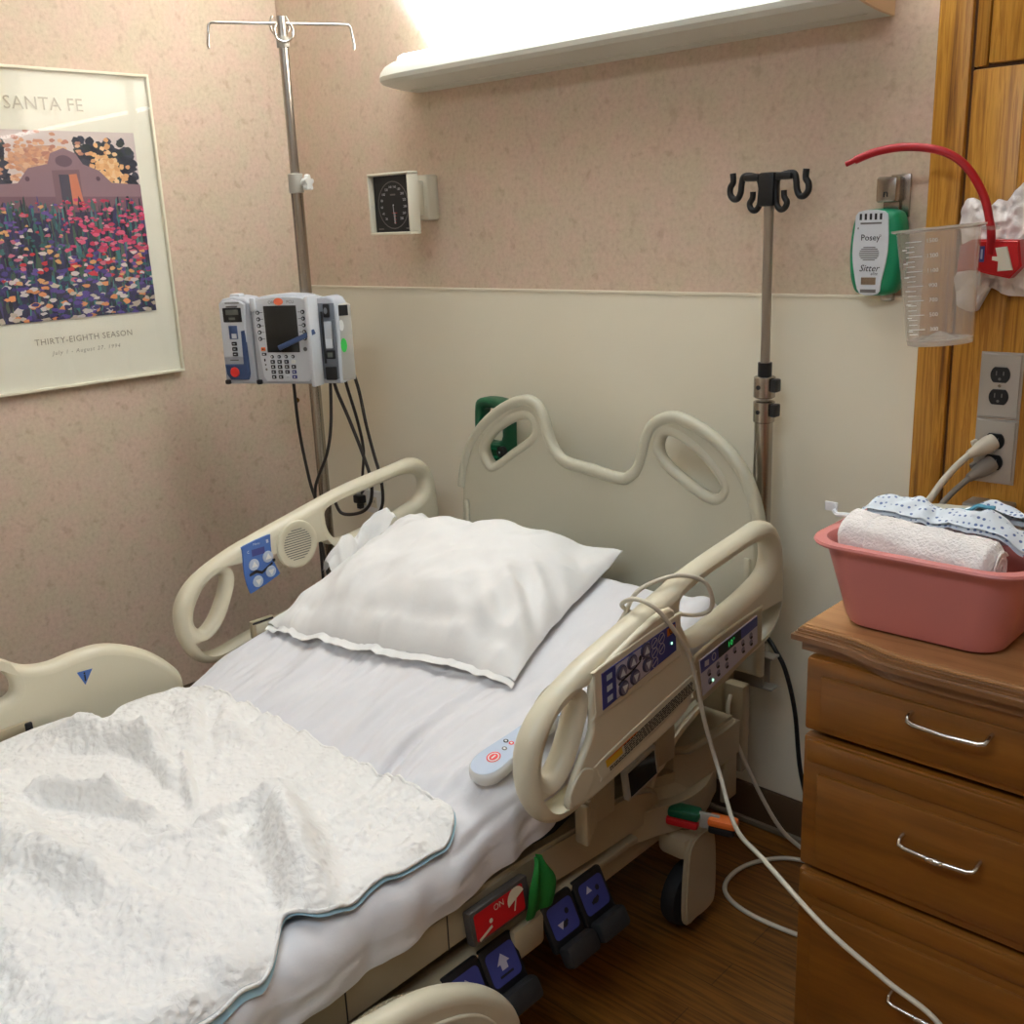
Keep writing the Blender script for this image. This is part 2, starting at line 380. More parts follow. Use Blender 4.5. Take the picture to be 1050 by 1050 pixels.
# oak headwall panel right of the wainscot: stile, grooves, door panel line
b = MB()
b.box((1.937, -.012, RZ/2), (.058, .024, RZ-.002), 'oak', .004)
b.box((1.9675, -.008, RZ/2), (.006, .012, RZ-.002), 'oak_dark')
b.box((2.013, -.009, .8), (.085, .016, 1.596), 'oak', .002)
b.box((2.45, -.009, .8), (.79, .016, 1.596), 'oak', .002)
b.box((1.981, -.0085, 2.02), (.021, .016, .836), 'oak', .002)
b.box((2.42, -.0095, 2.022), (.852, .017, .834), 'oak', .003)
b.box((2.4, -.004, 1.2), (.9, .006, RZ-.002), 'oak_dark')
struct('trim_3', b)

# ------------------------------------------------------------------ over-bed light
t = thing('overbed_light', 'long white overbed light fixture fixed high on the wall above the bed', 'light', (1.19, 0, 1.70))
prof = [(0, 1.706), (-.05, 1.708), (-.1, 1.713), (-.132, 1.718), (-.142, 1.726), (-.144, 1.736), (-.138, 1.748), (-.122, 1.764), (-.105, 1.772), (-.03, 1.780), (0, 1.782)]
b = MB(); n = len(prof); xs = [.553, .558, .572, .60, .65, 1.80, 1.815]; vs = []; fs = []
for i, x in enumerate(xs):
    k = [.55, .72, .86, .95, 1, 1, 1][i]
    for y, z in prof: vs.append((x, y*k, 1.74+(z-1.74)*(.4+.6*k) - .004*(1-k)))
for i in range(len(xs)-1):
    for j in range(n-1): fs.append((i*n+j, i*n+j+1, (i+1)*n+j+1, (i+1)*n+j))
fs.append(tuple(range(n)))
b.add(vs, fs, 'lampbody'); b.box((1.2, -.05, 1.7085), (1.19, .004, .004), 'lampbody')
b.build('housing', t, 24)
e = MB(); e.slab([(y, z) for y, z in prof], Fr((1.815, 0, 0), (0, 1, 0), (0, 0, 1)), .006, 'lampend'); plabel(e.build('end_cap', t), 'tan end cap')
lens_prof = [(-.118, 1.769), (-.114, 1.777), (-.10, 1.784), (-.08, 1.788), (-.05, 1.790), (-.02, 1.791), (-.006, 1.79), (-.006, 1.775)]
b = MB().slab(lens_prof, Fr((.635, 0, 0), (0, 1, 0), (0, 0, 1)), 1.15, 'lens'); plabel(b.build('lens', t), 'glowing lamp lens')

# ------------------------------------------------------------------ framed poster
t = thing('framed_poster', 'framed garden poster with cream mat hanging on the left wall', 'picture', (.001, -.70, 1.017))
Y0, Y1, Z0, Z1 = -.967, -.433, 1.018, 1.787
b = MB(); w = .007
for c, s in (((.011, (Y0+Y1)/2, Z0+w/2), (.02, Y1-Y0, w)), ((.011, (Y0+Y1)/2, Z1-w/2), (.02, Y1-Y0, w)), ((.011, Y0+w/2, (Z0+Z1)/2), (.02, w, Z1-Z0-2*w)), ((.011, Y1-w/2, (Z0+Z1)/2), (.02, w, Z1-Z0-2*w))): b.box(c, s, 'frame', .0015)
b.build('frame', t)
pf = Fr((.012, -.70, 1.40), (0, 1, 0), (0, 0, 1))
b = MB().box((.006, -.70, 1.4025), (.008, Y1-Y0-.014, Z1-Z0-.014), 'posterpaper')
b.text('SANTA FE', pf.sub(-.016, .303), .043, 'titleink', spacing=1.05); b.text('THIRTY-EIGHTH SEASON', pf.sub(0, -.262), .0215, 'posterink', spacing=1.1)
b.text('July 1 - August 27, 1994', pf.sub(0, -.292), .0145, 'posterink', shear=.25, spacing=1.25)
plabel(b.build('mat', t), 'cream mat with grey lettering')
# the print: one flat sheet of painted shapes, coloured per shape
art = []
A = lambda pts, c: art.append((pts, c))
au0, au1, av0, av1 = -.208, .208, -.21, .243
def blob(cx, cy, rx, ry, c, k=9, jit=.25):
    A([(max(au0, min(au1, cx+rx*(1+jit*(random.random()-.5)*2)*math.cos(2*PI*i/k))), max(av0, min(av1, cy+ry*(1+jit*(random.random()-.5)*2)*math.sin(2*PI*i/k)))) for i in range(k)], c)
A([(au0, av0), (au1, av0), (au1, av1), (au0, av1)], (58, 56, 84))
A([(au0, .09), (au1, .09), (au1, av1), (au0, av1)], (222, 206, 200))
blob(-.17, .16, .035, .05, (52, 54, 68), 14, .2); blob(.12, .17, .085, .045, (48, 50, 64), 16, .2); blob(-.045, .165, .07, .04, (206, 158, 132), 16, .2)
for _ in range(220): blob(random.choice([random.uniform(-.2, -.13), random.uniform(.045, .2)]), random.uniform(.11, .225), .011, .009, random.choice([(44, 46, 62), (58, 62, 78), (50, 60, 60)]))
for _ in range(240): blob(random.gauss(-.045, .045), random.gauss(.17, .03), .0075, .0045, random.choice([(220, 164, 128), (206, 146, 118), (228, 184, 148), (190, 130, 110)]))
for _ in range(150): blob(random.gauss(.125, .022), random.gauss(.15, .028), .0065, .0055, random.choice([(236, 184, 128), (224, 166, 112), (240, 200, 150)]))
wallc = (146, 116, 124)
A([(-.208, .085), (.208, .075), (.208, .115), (.13, .12), (.10, .15), (.06, .165), (.045, .19), (.015, .203), (-.02, .19), (-.03, .165), (-.08, .155), (-.11, .12), (-.208, .115)], wallc)
A([(-.208, .05), (.208, .05), (.208, .085), (-.208, .09)], (124, 92, 104))
blob(.012, .172, .022, .014, (108, 84, 96), 12, .05)
A([(-.022, .07), (-.022, .15), (.048, .152), (.048, .07)], (128, 98, 106)); A([(-.006, .07), (-.006, .14), (.02, .14), (.02, .07)], (74, 70, 86)); A([(.02, .07), (.02, .14), (.04, .142), (.05, .06)], (206, 126, 96))
for x in (-.085, .095): blob(x, .13, .006, .006, (96, 70, 84), 8, .05)
for _ in range(620): blob(random.uniform(au0, au1), random.uniform(av0, .07), .0018+random.random()*.004, .008+random.random()*.018, random.choice([(56, 92, 96), (70, 112, 108), (52, 72, 70), (62, 60, 104), (82, 76, 128), (46, 50, 62), (84, 100, 84), (40, 42, 66), (58, 124, 124), (84, 136, 132), (70, 104, 84)]), 6, .4)
for _ in range(760):
    x = random.uniform(au0, au1); y = random.uniform(av0, .08); r = .0022+.0036*(.09-y)/.3+random.random()*.0035
    if x < -.02 and random.random() < .35: continue
    if x > -.02 and y > -.05: c = random.choice([(206, 70, 110), (220, 92, 124), (196, 52, 84), (214, 120, 140), (190, 60, 96)])
    elif y < -.12: c = random.choice([(216, 206, 200), (230, 150, 100), (96, 76, 150), (70, 62, 118), (205, 190, 170), (58, 50, 96)])
    else: c = random.choice([(206, 60, 70), (222, 206, 200), (226, 168, 110), (110, 86, 160), (84, 72, 140), (206, 110, 130), (60, 110, 110)])
    blob(x, y, r*1.4, r*.75, c, 7, .45)
me = bpy.data.meshes.new('print'); vs = []; fs = []; cols = []
for i, (pts, c) in enumerate(art):
    b0 = len(vs); vs += [pf.p(x, y, .0006+.0000012*i) - V(t.location) for x, y in pts]; fs.append(tuple(range(b0, len(vs)))); cols += [(*lin(c), 1)]*len(pts)
me.from_pydata(vs, [], fs); at = me.color_attributes.new('print', 'FLOAT_COLOR', 'CORNER')
li = 0
for p in me.polygons:
    for k in p.loop_indices: at.data[k].color = cols[me.loops[k].vertex_index]
m = mat('printed_picture', (255, 255, 255), .6); an = m.node_tree.nodes.new('ShaderNodeVertexColor'); an.layer_name = 'print'
m.node_tree.links.new(an.outputs['Color'], m.node_tree.nodes['Principled BSDF'].inputs['Base Color']); me.materials.append(m)
o = bpy.data.objects.new('print', me); COL.objects.link(o); o.parent = t; plabel(o, 'colourful garden print of flowers before an adobe gate')
plabel(MB().box((.0172, -.70, 1.4025), (.002, Y1-Y0-.015, Z1-Z0-.015), 'glass').build('glass', t), 'clear glass pane')

# small brass peg in the left wall
t = MB().lathe([(.0, .012), (.006, .0125), (.0085, .009), (.0085, .005), (.004, .003), (.004, 0)], (.0005, -.062, .878), 'brass', (1, 0, 0), 16).build('hanging_peg', None, tagv=('tiny round brass peg on the left wall below the infusion pump', 'peg'))

# ------------------------------------------------------------------ blood pressure gauge
t = thing('blood_pressure_gauge', 'square black dial blood pressure gauge with ivory frame on the back wall', 'gauge', (.59, 0, 1.36))
MB().box((.593, -.02, 1.45), (.075, .04, .112), 'offwhite', .006).box((.59, -.07, 1.45), (.05, .07, .085), 'offwhite', .004).build('bracket', t)
gf = Fr((.610, -.138, 1.437), (1, 0, 0), (0, 0, 1))
b = MB(); W, H, w = .156, .149, .0065
for a, c, sx, sz in ((0, H/2-w/2, W, w), (0, -H/2+w/2, W, w), (-W/2+w/2, 0, w, H-2*w), (W/2-w/2, 0, w, H-2*w)): b.box((a, c, .0), (sx, sz, .036), 'offwhite', .003, gf)
b.box((0, 0, -.012), (W-.01, H-.01, .014), 'offwhite', 0, gf); b.build('bezel', t)
df = gf.sub(0, 0, .0)
b = MB().box((0, 0, -.002), (W-2*w, H-2*w, .006), 'black', 0, gf)
df = gf.sub(0, 0, .0012)
b.ring(df, 0, -.003, .058, .058, .0026, 'inkgrey')
for i, s in enumerate(['0', '20', '40', '60', '80', '100', '120', '140', '160', '180', '200', '220', '240', '260', '280', '300']):
    if s in ('0', '300'): continue
    a = math.radians(250-i*21.3); b.text(s, df.sub(.044*math.cos(a), -.003+.044*math.sin(a)), .0085, 'pumplight')
for k in range(4): b.rect(df, .004, -.022-.008*k, .018 if k == 0 else .008, .0012, 'redbtn')
b.rect(df, .004, -.034, .0016, .028, 'pumplight'); b.oval(df, .0, -.003, .002, .002, 'pumplight'); b.rect(df, 0, .022, .02, .004, 'inkgrey'); b.rect(df, .052, -.060, .018, .0035, 'inkgrey'); b.rect(df, -.052, -.060, .02, .003, 'inkgrey')
plabel(b.build('dial', t), 'black dial with pale numbers')
plabel(MB().line(df, (0, -.003), (.003, -.048), .0018, 'pumplight', .0016).build('needle', t), 'pale needle')

# ------------------------------------------------------------------ bed alarm monitor on its clip
t = thing('wall_clip', 'grey metal clip bracket on wall holding the green monitor', 'bracket', (1.845, 0, 1.37))
MB().box((1.852, -.004, 1.40), (.036, .006, .075), 'dsteel', .001).box((1.84, -.024, 1.412), (.038, .034, .044), 'dsteel', .004).box((1.84, -.012, 1.387), (.03, .008, .03), 'dsteel', .002).build('clip_body', t)
MB().text('n', Fr((1.84, -.042, 1.405)), .02, 'ink').build('mark', t)
t = thing('bed_alarm_monitor', 'green and white bed alarm monitor clipped to the back wall', 'monitor', (1.835, -.02, 1.225))
mf = Fr((1.829, -.03, 1.302), (1, 0, 0), (0, 0, 1))
out = smooth_loop([(-.028, .075), (.028, .075), (.044, .058), (.05, .02), (.05, -.02), (.044, -.055), (.028, -.075), (-.028, -.075), (-.044, -.055), (-.05, -.02), (-.05, .02), (-.044, .058)], 5)
MB().plate(out, [], mf, .05, .016, 'green').build('case', t)
b = MB(); face = [(-.031, .073), (.018, .073), (.026, .05), (.027, .0), (.018, -.05), (.012, -.073), (-.022, -.073), (-.034, -.04), (-.04, 0), (-.037, .045)]
f2 = mf.sub(0, 0, .0246); b.slab(smooth_loop(face, 3), f2, .0025, 'pumplight', .001); f2 = f2.sub(0, 0, .0026)
for k in range(5): b.rect(f2, -.026+.0095*k, .064, .0045, .011, 'ink')
b.rect(f2, -.006, .0525, .04, .003, 'inkgrey'); b.oval(f2, -.03, .044, .0012, .002, 'inkgrey')
b.text('Posey', f2.sub(-.006, .027), .0155, 'ink', shear=.0); b.ring(f2, .0125, .0305, .0018, .0018, .0006, 'inkgrey')
for k in range(8):
    y = .010-.0032*k; hw = .019*math.sqrt(max(.05, 1-((k-3.5)/4.4)**2)); b.rect(f2, -.007, y, 2*hw, .0014, 'inkgrey')
b.text('Sitter', f2.sub(-.006, -.0275), .017, 'ink', shear=.3); b.text('elite', f2.sub(.004, -.037), .008, 'ink', shear=.3)
b.rect(f2, -.006, -.05, .028, .013, 'dsteel'); b.rect(f2, -.006, -.068, .03, .006, 'inkgrey')
plabel(b.build('faceplate', t), 'pale grey faceplate with speaker and lettering')
MB().box((1.877, -.034, 1.28), (.006, .012, .02), 'black', .002).build('jack_socket', t); MB().box((1.777, -.024, 1.30), (.006, .014, .05), 'black', .002).build('side_clip', t)
MB().box((1.845, -.02, 1.222), (.024, .012, .016), 'dsteel', .002).build('lower_bracket', t)

# ------------------------------------------------------------------ wall outlets
def duplex(fr, b):
    for s in (1, -1):
        f = fr.sub(0, s*.0195)
        b.slab([(.0165*math.cos(a)*1.0, max(-.0135, min(.0135, .0175*math.sin(a)))) for a in [2*PI*i/28 for i in range(28)]], f, .003, 'black', .0008)
def outlet(name, x, z, label, plugs):
    t = thing(name, label, 'outlet', (x, -.0172, z-.058), 'steel outlet plates on the oak panel')
    fr = Fr((x, -.0172, z), (1, 0, 0), (0, 0, 1))
    b = MB(); b.slab([(-.036, -.0585), (.036, -.0585), (.036, .0585), (-.036, .0585)], fr, .0062, 'plate', .004); b.build('cover_plate', t)
    f = fr.sub(0, 0, .0062); b = MB(); duplex(f, b)
    for s in (1, -1):
        g = f.sub(0, s*.0195, .003)
        b.rect(g, -.006, .003, .002, .008, 'inkgrey'); b.rect(g, .006, .003, .002, .007, 'inkgrey'); b.oval(g, 0, -.007, .0025, .0025, 'inkgrey')
    plabel(b.build('receptacle', t), 'black twin sockets')
    plabel(MB().oval(f, 0, 0, .003, .003, 'dsteel', .001).build('screw', t), 'dark screw'); return fr
o1 = outlet('wall_outlet', 2.058, 1.071, 'upper steel outlet plate with two empty black sockets on oak panel', 0)
o2 = outlet('wall_outlet', 2.058, .953, 'lower steel outlet plate on oak panel with two plugs in it', 2)
t = thing('outlet_cover', 'narrow grey metal outlet cover below the plugs, mostly behind the pink basin', 'outlet', (2.064, -.017, .78))
MB().box((2.064, -.027, .80), (.074, .02, .115), 'plate', .004).box((2.064, -.043, .86), (.078, .052, .009), 'plate', .003).build('cover_plate', t)
# two plugs with cords
def plug(name, label, z, col, body, end, path, r):
    t = thing(name, label, 'plug', (2.058, -.03, z), 'plugs in the lower outlet')
    p0 = V((2.058, -.0275, z)); p1 = V(body)
    d = (p1-p0).normalized()
    b = MB().tube([p0, p0+d*.008, p0+d*.016, p0+d*.03, p0+d*.038, p0+d*.052], [.0145, .0155, .0155, .013, .010, .0075], col, 16)
    b.box((0, 0, .012), (.012, .03, .010), col, .003, Fr(p0+d*.028, d, (0, 0, 1))); b.build('plug_head', t)
    MB().tube([p0+d*.05]+path, r, col, 10, k=6).build('cord', t)
plug('power_plug', 'cream power plug with thick cream cord in the lower outlet', .9725, 'cordw', (2.02, -.075, .945), 0, [(2.012, -.095, .925), (1.997, -.13, .889), (1.985, -.155, .845), (1.978, -.16, .72), (1.976, -.15, .4), (1.975, -.12, .03), (1.93, -.10, .009)], .0065)
plug('power_plug', 'dark grey power plug with grey cord below the cream plug', .9335, 'cordg', (2.028, -.072, .905), 0, [(2.015, -.092, .885), (2.003, -.115, .862), (1.996, -.13, .835), (1.99, -.135, .7), (1.988, -.125, .4), (1.987, -.09, .03), (1.95, -.06, .009)], .0055)

# ------------------------------------------------------------------ red holder with tube, bag, cup
t = thing('plastic_bag', 'crumpled white plastic bag hanging on the oak panel behind red holder', 'bag', (2.05, -.02, 1.2))
outl = [(1.972, 1.345), (1.980, 1.390), (2.0, 1.386), (2.02, 1.374), (2.032, 1.388), (2.05, 1.383), (2.072, 1.412), (2.12, 1.40), (2.16, 1.38), (2.17, 1.30), (2.15, 1.235), (2.09, 1.226), (2.05, 1.232), (2.02, 1.245), (2.012, 1.20), (1.982, 1.208), (1.968, 1.25), (1.985, 1.29)]
ctr = V((2.06, 1.30)); sm = smooth_loop(outl, 2)
def bagp(a, r):
    i = a*len(sm); i0 = int(i) % len(sm); p = sm[i0].lerp(sm[(i0+1) % len(sm)], i-int(i)); q = ctr.lerp(p, r)
    d = .012+.022*(1-r*r)+.012*nz(q.x*40, q.y*40, 3)+.006*nz(q.x*95, q.y*95, 8)*(.4+r)
    return V((q.x, -.0195-max(.002, d), q.y))
MB().grid(bagp, 120, 22, 'bag', closed_u=True).grid(lambda a, r: bagp(a, r)*1.0+V((0, max(0, -.021-bagp(a, r).y)*.9, 0)), 120, 8, 'bag', closed_u=True).build('bag_film', t, 60)

t = thing('red_tube_holder', 'red plastic holder on the oak panel with a long curved red rubber tube', 'holder', (2.04, -.055, 1.26))
hf = Fr((2.045, -.075, 1.292), (1, .0, 0), (0, 0, 1))
b = MB().slab([(-.05, .022), (-.03, .032), (.045, .03), (.052, -.012), (.034, -.032), (.004, -.026), (-.03, -.018), (-.052, -.022)], hf.sub(0, 0, -.012), .026, 'red', .003)
b.build('holder_body', t)
b = MB().slab([(-.002, .018), (.016, .02), (.028, -.018), (.004, -.02), (.004, -.004), (-.006, -.002), (-.006, .004), (.002, .004)], hf.sub(.012, 0, .0145), .004, 'offwhite', .001); plabel(b.build('clip', t), 'ivory clip')
plabel(MB().rect(hf, -.012, .008, .009, .026, 'dblue', .0148).rect(hf, -.012, .008, .003, .016, 'lblue', .0152).build('tag', t), 'small blue tag')
plabel(MB().box((-.018, -.028, .006), (.012, .034, .01), 'white', .002, hf).box((-.012, -.012, .008), (.022, .007, .008), 'white', .002, hf).build('white_hook', t), 'white hook')
MB().tube([(2.045, -.085, 1.30), (2.046, -.09, 1.33), (2.042, -.09, 1.352), (2.028, -.092, 1.397), (1.999, -.10, 1.443), (1.962, -.11, 1.468), (1.908, -.12, 1.478), (1.861, -.13, 1.474), (1.825, -.138, 1.462)], .0068, 'redrub', 14, k=8).tube([(1.826, -.138, 1.4625), (1.810, -.141, 1.456)], .0045, 'redrub', 12).build('tube', t)

t = thing('measuring_cup', 'clear graduated plastic measuring cup held in front of the oak panel', 'cup', (1.999, -.167, 1.158))
tilt = math.radians(4.5); cax = V((-math.sin(tilt), 0, math.cos(tilt)))
co = V((2.003, -.167, 1.160)); H = .186
prof = [(.0, .010), (.03, .009), (.04, .004), (.046, .0), (.0505, .001), (.0525, .006), (.0645, H-.006), (.0655, H-.003), (.072, H-.001), (.0725, H+.0015), (.0705, H+.002), (.063, H), (.0505, .01), (.046, .006), (.03, .0135), (.0, .0145)]
MB().lathe(prof, co, 'cup', cax, 56).build('cup_body', t)
MB().lathe([(.0655, H-.004), (.0728, H-.0012), (.0733, H+.002), (.0705, H+.0026), (.064, H+.001)], co, 'cuprim', cax, 56, closed=True).build('rim', t)
MB().lathe([(.0525, .008), (.0508, -.001), (.046, -.002), (.03, .0075), (.012, .016), (.0, .020)], co, 'cuprim', cax, 40).build('base', t)
cu = cax.cross(V((0, 1, 0))).normalized()*-1
cu = V((math.cos(tilt), 0, math.sin(tilt)))
def cupfr(angle, h):
    """frame on the cup's outer wall; angle from -y towards +x"""
    r = .0525+.012*(h-.006)/(H-.012)+.0012
    nrm = (cu*math.sin(angle)+V((0, -1, 0))*math.cos(angle)); u = cax.cross(nrm).normalized()
    return Fr(co+nrm*r+cax*h, u, cax)
b = MB(); labs = ['1500', '1300', '1100', '900', '700', '500', '300']
for i in range(20):
    h = H-.018-i*.0078; f = cupfr(-.0, h); wdt = .026 if i % 3 == 0 else .014
    b.rect(f.sub(-.02+wdt/2-.008, 0), 0, 0, wdt, .0011, 'cupmark')
for i, s in enumerate(labs): b.text(s, cupfr(.22, H-.018-i*.0234), .009, 'cupmark')
for i in range(7): b.rect(cupfr(-.55, H-.03-.022*i), 0, 0, .012, .0016, 'cupmark')
plabel(b.build('graduation_marks', t), 'white printed volume scale')
MB().box((2.060, -.135, 1.343), (.02, .03, .006), 'cup', .002).build('hanging_tab', t)

# ------------------------------------------------------------------ telescopic IV pole at the head of the bed
PX, PY = 1.663, -.07
PX = 1.6225
t = thing('telescopic_iv_pole', 'telescopic steel IV pole with black four-hook head standing behind headboard', 'iv pole', (PX, PY, .5))
MB().cyl((PX, PY, .50), (PX, PY, .985), .0185, 'dsteel', 24).build('lower_tube', t)
MB().cyl((PX, PY, .985), (PX, PY, 1.41), .0095, 'steel', 18).build('upper_rod', t)
plabel(MB().cyl((PX, PY, 1.05), (PX, PY, 1.092), .014, 'black', 18).build('sleeve', t), 'black sleeve')
for z in (.99, 1.040):
    b = MB().lathe([(.0185, -.022), (.0215, -.02), (.0215, .02), (.0185, .022)], (PX, PY, z+.003), 'dsteel', n=24)
    b.oval(Fr((PX-.002, PY-.0217, z+.004)), 0, 0, .0045, .0045, 'ink'); b.box((PX+.027, PY-.004, z+.008), (.013, .022, .026), 'black', .003)
    b.build('clamp', t)
b = MB().box((PX, PY, 1.423), (.032, .03, .062), 'black', .004)
for s in (1, -1):
    hz = lambda pts: [(PX+s*x, PY-.004, z) for x, z in pts]
    b.tube(hz([(.012, 1.395), (.014, 1.42), (.02, 1.442), (.035, 1.449), (.053, 1.449), (.058, 1.436), (.060, 1.420), (.066, 1.409), (.075, 1.408), (.083, 1.417), (.083, 1.430), (.077, 1.440), (.078, 1.456)]), .0062, 'black', 10, k=5)
    b.tube(hz([(.014, 1.44), (.0165, 1.41), (.019, 1.394), (.027, 1.385), (.036, 1.388), (.040, 1.398), (.034, 1.408), (.033, 1.420)]), .0058, 'black', 10, k=5)
    b.box((PX+s*.034, PY-.004, 1.446), (.034, .02, .014), 'black', .005)
plabel(b.build('hook_head', t), 'black four-hook head')

# ------------------------------------------------------------------ left IV pole
QX, QY = .4045, -.28
t = thing('iv_pole', 'tall chrome IV pole with looped hooks carrying the infusion pump', 'iv pole', (QX, QY, 0))
MB().cyl((QX, QY, .08), (QX, QY, 1.50), .0155, 'dsteel', 24).build('lower_tube', t)
MB().cyl((QX, QY, 1.49), (QX, QY, 1.884), .0115, 'steel', 20).build('upper_tube', t)
b = MB().lathe([(.0155, -.024), (.0185, -.022), (.0185, .022), (.0155, .024)], (QX, QY, 1.497), 'greymetal', n=24); b.build('height_collar', t)
kd = V((.93, .36, 0)); kp = V((QX, QY, 1.497))+kd*.018
b = MB().cyl(kp, kp+kd*.012, .007, 'white', 14); b.lathe([(.0, 0), (.013, .001), (.015, .006), (.013, .013), (.0, .015)], kp+kd*.01, 'white', kd, 24)
kf = Fr(kp+kd*.017, (-.36, .93, 0), (0, 0, 1))
for i in range(5):
    a = 2*PI*i/5+.3; b.lathe([(0, -.007), (.006, -.006), (.0068, 0), (.006, .006), (0, .007)], kf.p(.014*math.cos(a), .014*math.sin(a)), 'white', kd, 14)
plabel(b.build('clamp_knob', t), 'white star knob')
b = MB().lathe([(.0115, -.013), (.0155, -.012), (.0155, .012), (.0115, .013)], (QX, QY, 1.826), 'greymetal', n=24); plabel(b.build('grey_collar', t), 'grey collar')
a = math.radians(62); U = V((math.cos(a), math.sin(a), 0)); P = V((QX, QY, 1.868))
b = MB()
b.tube([P-U*.176+V((0, 0, -.058)), P-U*.178+V((0, 0, -.05)), P-U*.172+V((0, 0, -.006)), P-U*.166, P-U*.15, P, P+U*.15, P+U*.164, P+U*.170+V((0, 0, -.006)), P+U*.176+V((0, 0, -.05)), P+U*.174+V((0, 0, -.058))], .0036, 'chrome', 10)
W2 = V((-U.y, U.x, 0)); VX = V((math.cos(math.radians(50)), math.sin(math.radians(50)), 0)) 
def horseshoe(c, r, h):
    pts = [c+U*(r*.72)+V((0, 0, h)), c+U*r+V((0, 0, h*.45))]+[c+U*(r*math.cos(w))+V((0, 0, r*.9*math.sin(w))) for w in [-.2-i*.27 for i in range(11)]]+[c-U*r+V((0, 0, h*.45)), c-U*(r*.72)+V((0, 0, h))]
    return pts
b.tube(horseshoe(V((QX, QY, 1.866))-W2*.03*-1, .0225, .024), .0034, 'chrome', 10, k=3)
b.tube(horseshoe(V((QX, QY, 1.842))-W2*.03, .0215, .022), .0034, 'chrome', 10, k=3)
b.tube([V((QX, QY, 1.823))-W2*.03, V((QX, QY, 1.835)), V((QX, QY, 1.846))+W2*.03], .0034, 'chrome', 8)
plabel(b.build('hook_bar', t), 'chrome hook bar'); 
b = MB().lathe([(.0, .1), (.02, .098), (.03, .08), (.03, .06), (0, .06)], (QX, QY, 0), 'dsteel', n=24)
b.build('hub', t)
for i in range(5):
    w = 2*PI*i/5+.35; d = V((math.cos(w), math.sin(w), 0))
    MB().tube([V((QX, QY, .075))+d*.02, V((QX, QY, .068))+d*.12, V((QX, QY, .052))+d*.20], .011, 'dsteel', 10).build('leg', t)
    c = V((QX, QY, .025))+d*.205; ax = V((-d.y, d.x, 0))
    MB().lathe([(0, -.010), (.02, -.010), (.0245, -.006), (.0245, .006), (.02, .010), (0, .010)], c, 'rubber', ax, 20).build('caster', t)

# ------------------------------------------------------------------ infusion pump on the pole
a = math.radians(28); PU = V((math.cos(a), math.sin(a), 0)); PN = V((math.sin(a), -math.cos(a), 0))
pm = Fr(V((QX, QY, 0))+PN*.10, PU, (0, 0, 1))            # front plane of the main unit, u=0 at the pole
t = thing('infusion_pump', 'grey multi-module infusion pump clamped on the chrome IV pole', 'infusion pump', tuple(pm.p(-.026, 1.0)))
z0, z1 = 1.003, 1.228
b = MB()                                                   # main unit case
b.plate(smooth_loop([(-.112, z0), (.062, z0), (.062, z1-.012), (.03, z1-.002), (-.025, z1+.002), (-.08, z1-.002), (-.112, z1-.012)], 1), [], pm.sub(0, 0, -.041), .076, .006, 'pumpgrey')
b.slab([(-.103, z1-.012), (-.098, z1-.03), (-.103, z1-.06), (-.09, z0+.02), (-.082, z0+.008), (.034, z0+.008), (.046, z0+.02), (.054, z1-.06), (.047, z1-.03), (.05, z1-.012), (.03, z1-.006), (-.025, z1-.002), (-.08, z1-.006)], pm.sub(0, 0, -.003), .006, 'pumplight', .002)
for u in (-.100, .05): b.box((u, z1-.022, .004), (.016, .034, .01), 'pumplight', .004, pm)
for u in (-.105, .055): b.box((u, z0+.006, .0), (.014, .012, .012), 'black', .003, pm)
f3 = pm.sub(0, 0, .0032)
b.text('PCU', f3.sub(.004, 1.211), .011, 'inkgrey').ring(f3, -.053, 1.211, .004, .004, .0012, 'inkgrey').text('BD', f3.sub(-.042, 1.211), .010, 'inkgrey')
for k in range(5):
    for s, u in ((-1, -.087), (1, .034)): b.rect(f3, u+.008*-s, 1.186-.0165*k, .008, .0012, 'ink')
b.oval(f3, -.082, 1.066, .0022, .004, 'ink').oval(f3, -.081, 1.054, .0022, .0022, 'ink').oval(f3, -.080, 1.042, .003, .003, 'inkgrey')
b.oval(f3, .034, 1.093, .0055, .0055, 'inkgrey')
unit = b.build('main_unit', t)
plabel(MB().box((-.026, 1.144, .0012), (.090, .117, .0035), 'lcd', .001, f3).build('screen', unit), 'dark blank screen')
plabel(MB().oval(f3, -.028, 1.2125, .013, .009, 'orangesticker', .001).build('sticker', unit), 'round orange sticker')
def key(u, z, w, h, m='ink', dotm='pumplight', rnd=None):
    k = MB()
    if rnd: k.lathe([(rnd, 0), (rnd, .0015), (rnd*.8, .0025), (0, .0028)], f3.p(u, z), m, f3.n, 14).oval(f3, u, z, rnd*.5, rnd*.5, dotm, .0031, 10)
    else: k.box((u, z, .001), (w, h, .0032), m, .001, f3).rect(f3, u, z, w*.4, h*.4, dotm, .0029)
    return k.build('key', unit)
for k in range(5):
    key(-.0885, 1.186-.0165*k, 0, 0, rnd=.0052); key(.036, 1.186-.0165*k, 0, 0, rnd=.0052)
plabel(key(-.083, 1.094, .012, .009, 'orange', 'ink'), 'orange key'); key(-.082, 1.081, .012, .007)
for r in range(5):
    for c in range(4):
        u = -.060+.0193*c; z = 1.0745-.0130*r
        if r == 0: key(u, z, 0, 0, rnd=.0045)
        elif (r, c) == (4, 2): plabel(key(u, z, .012, .008, 'pumplight', 'pumpgrey'), 'pale key')
        elif c == 3 and r == 1: plabel(key(u, z, .011, .009, 'white', 'white'), 'white key')
        else: key(u, z, .0115 if r < 4 or c != 3 else .013, .009, 'dblue' if (c == 3 and r > 2) else 'ink')
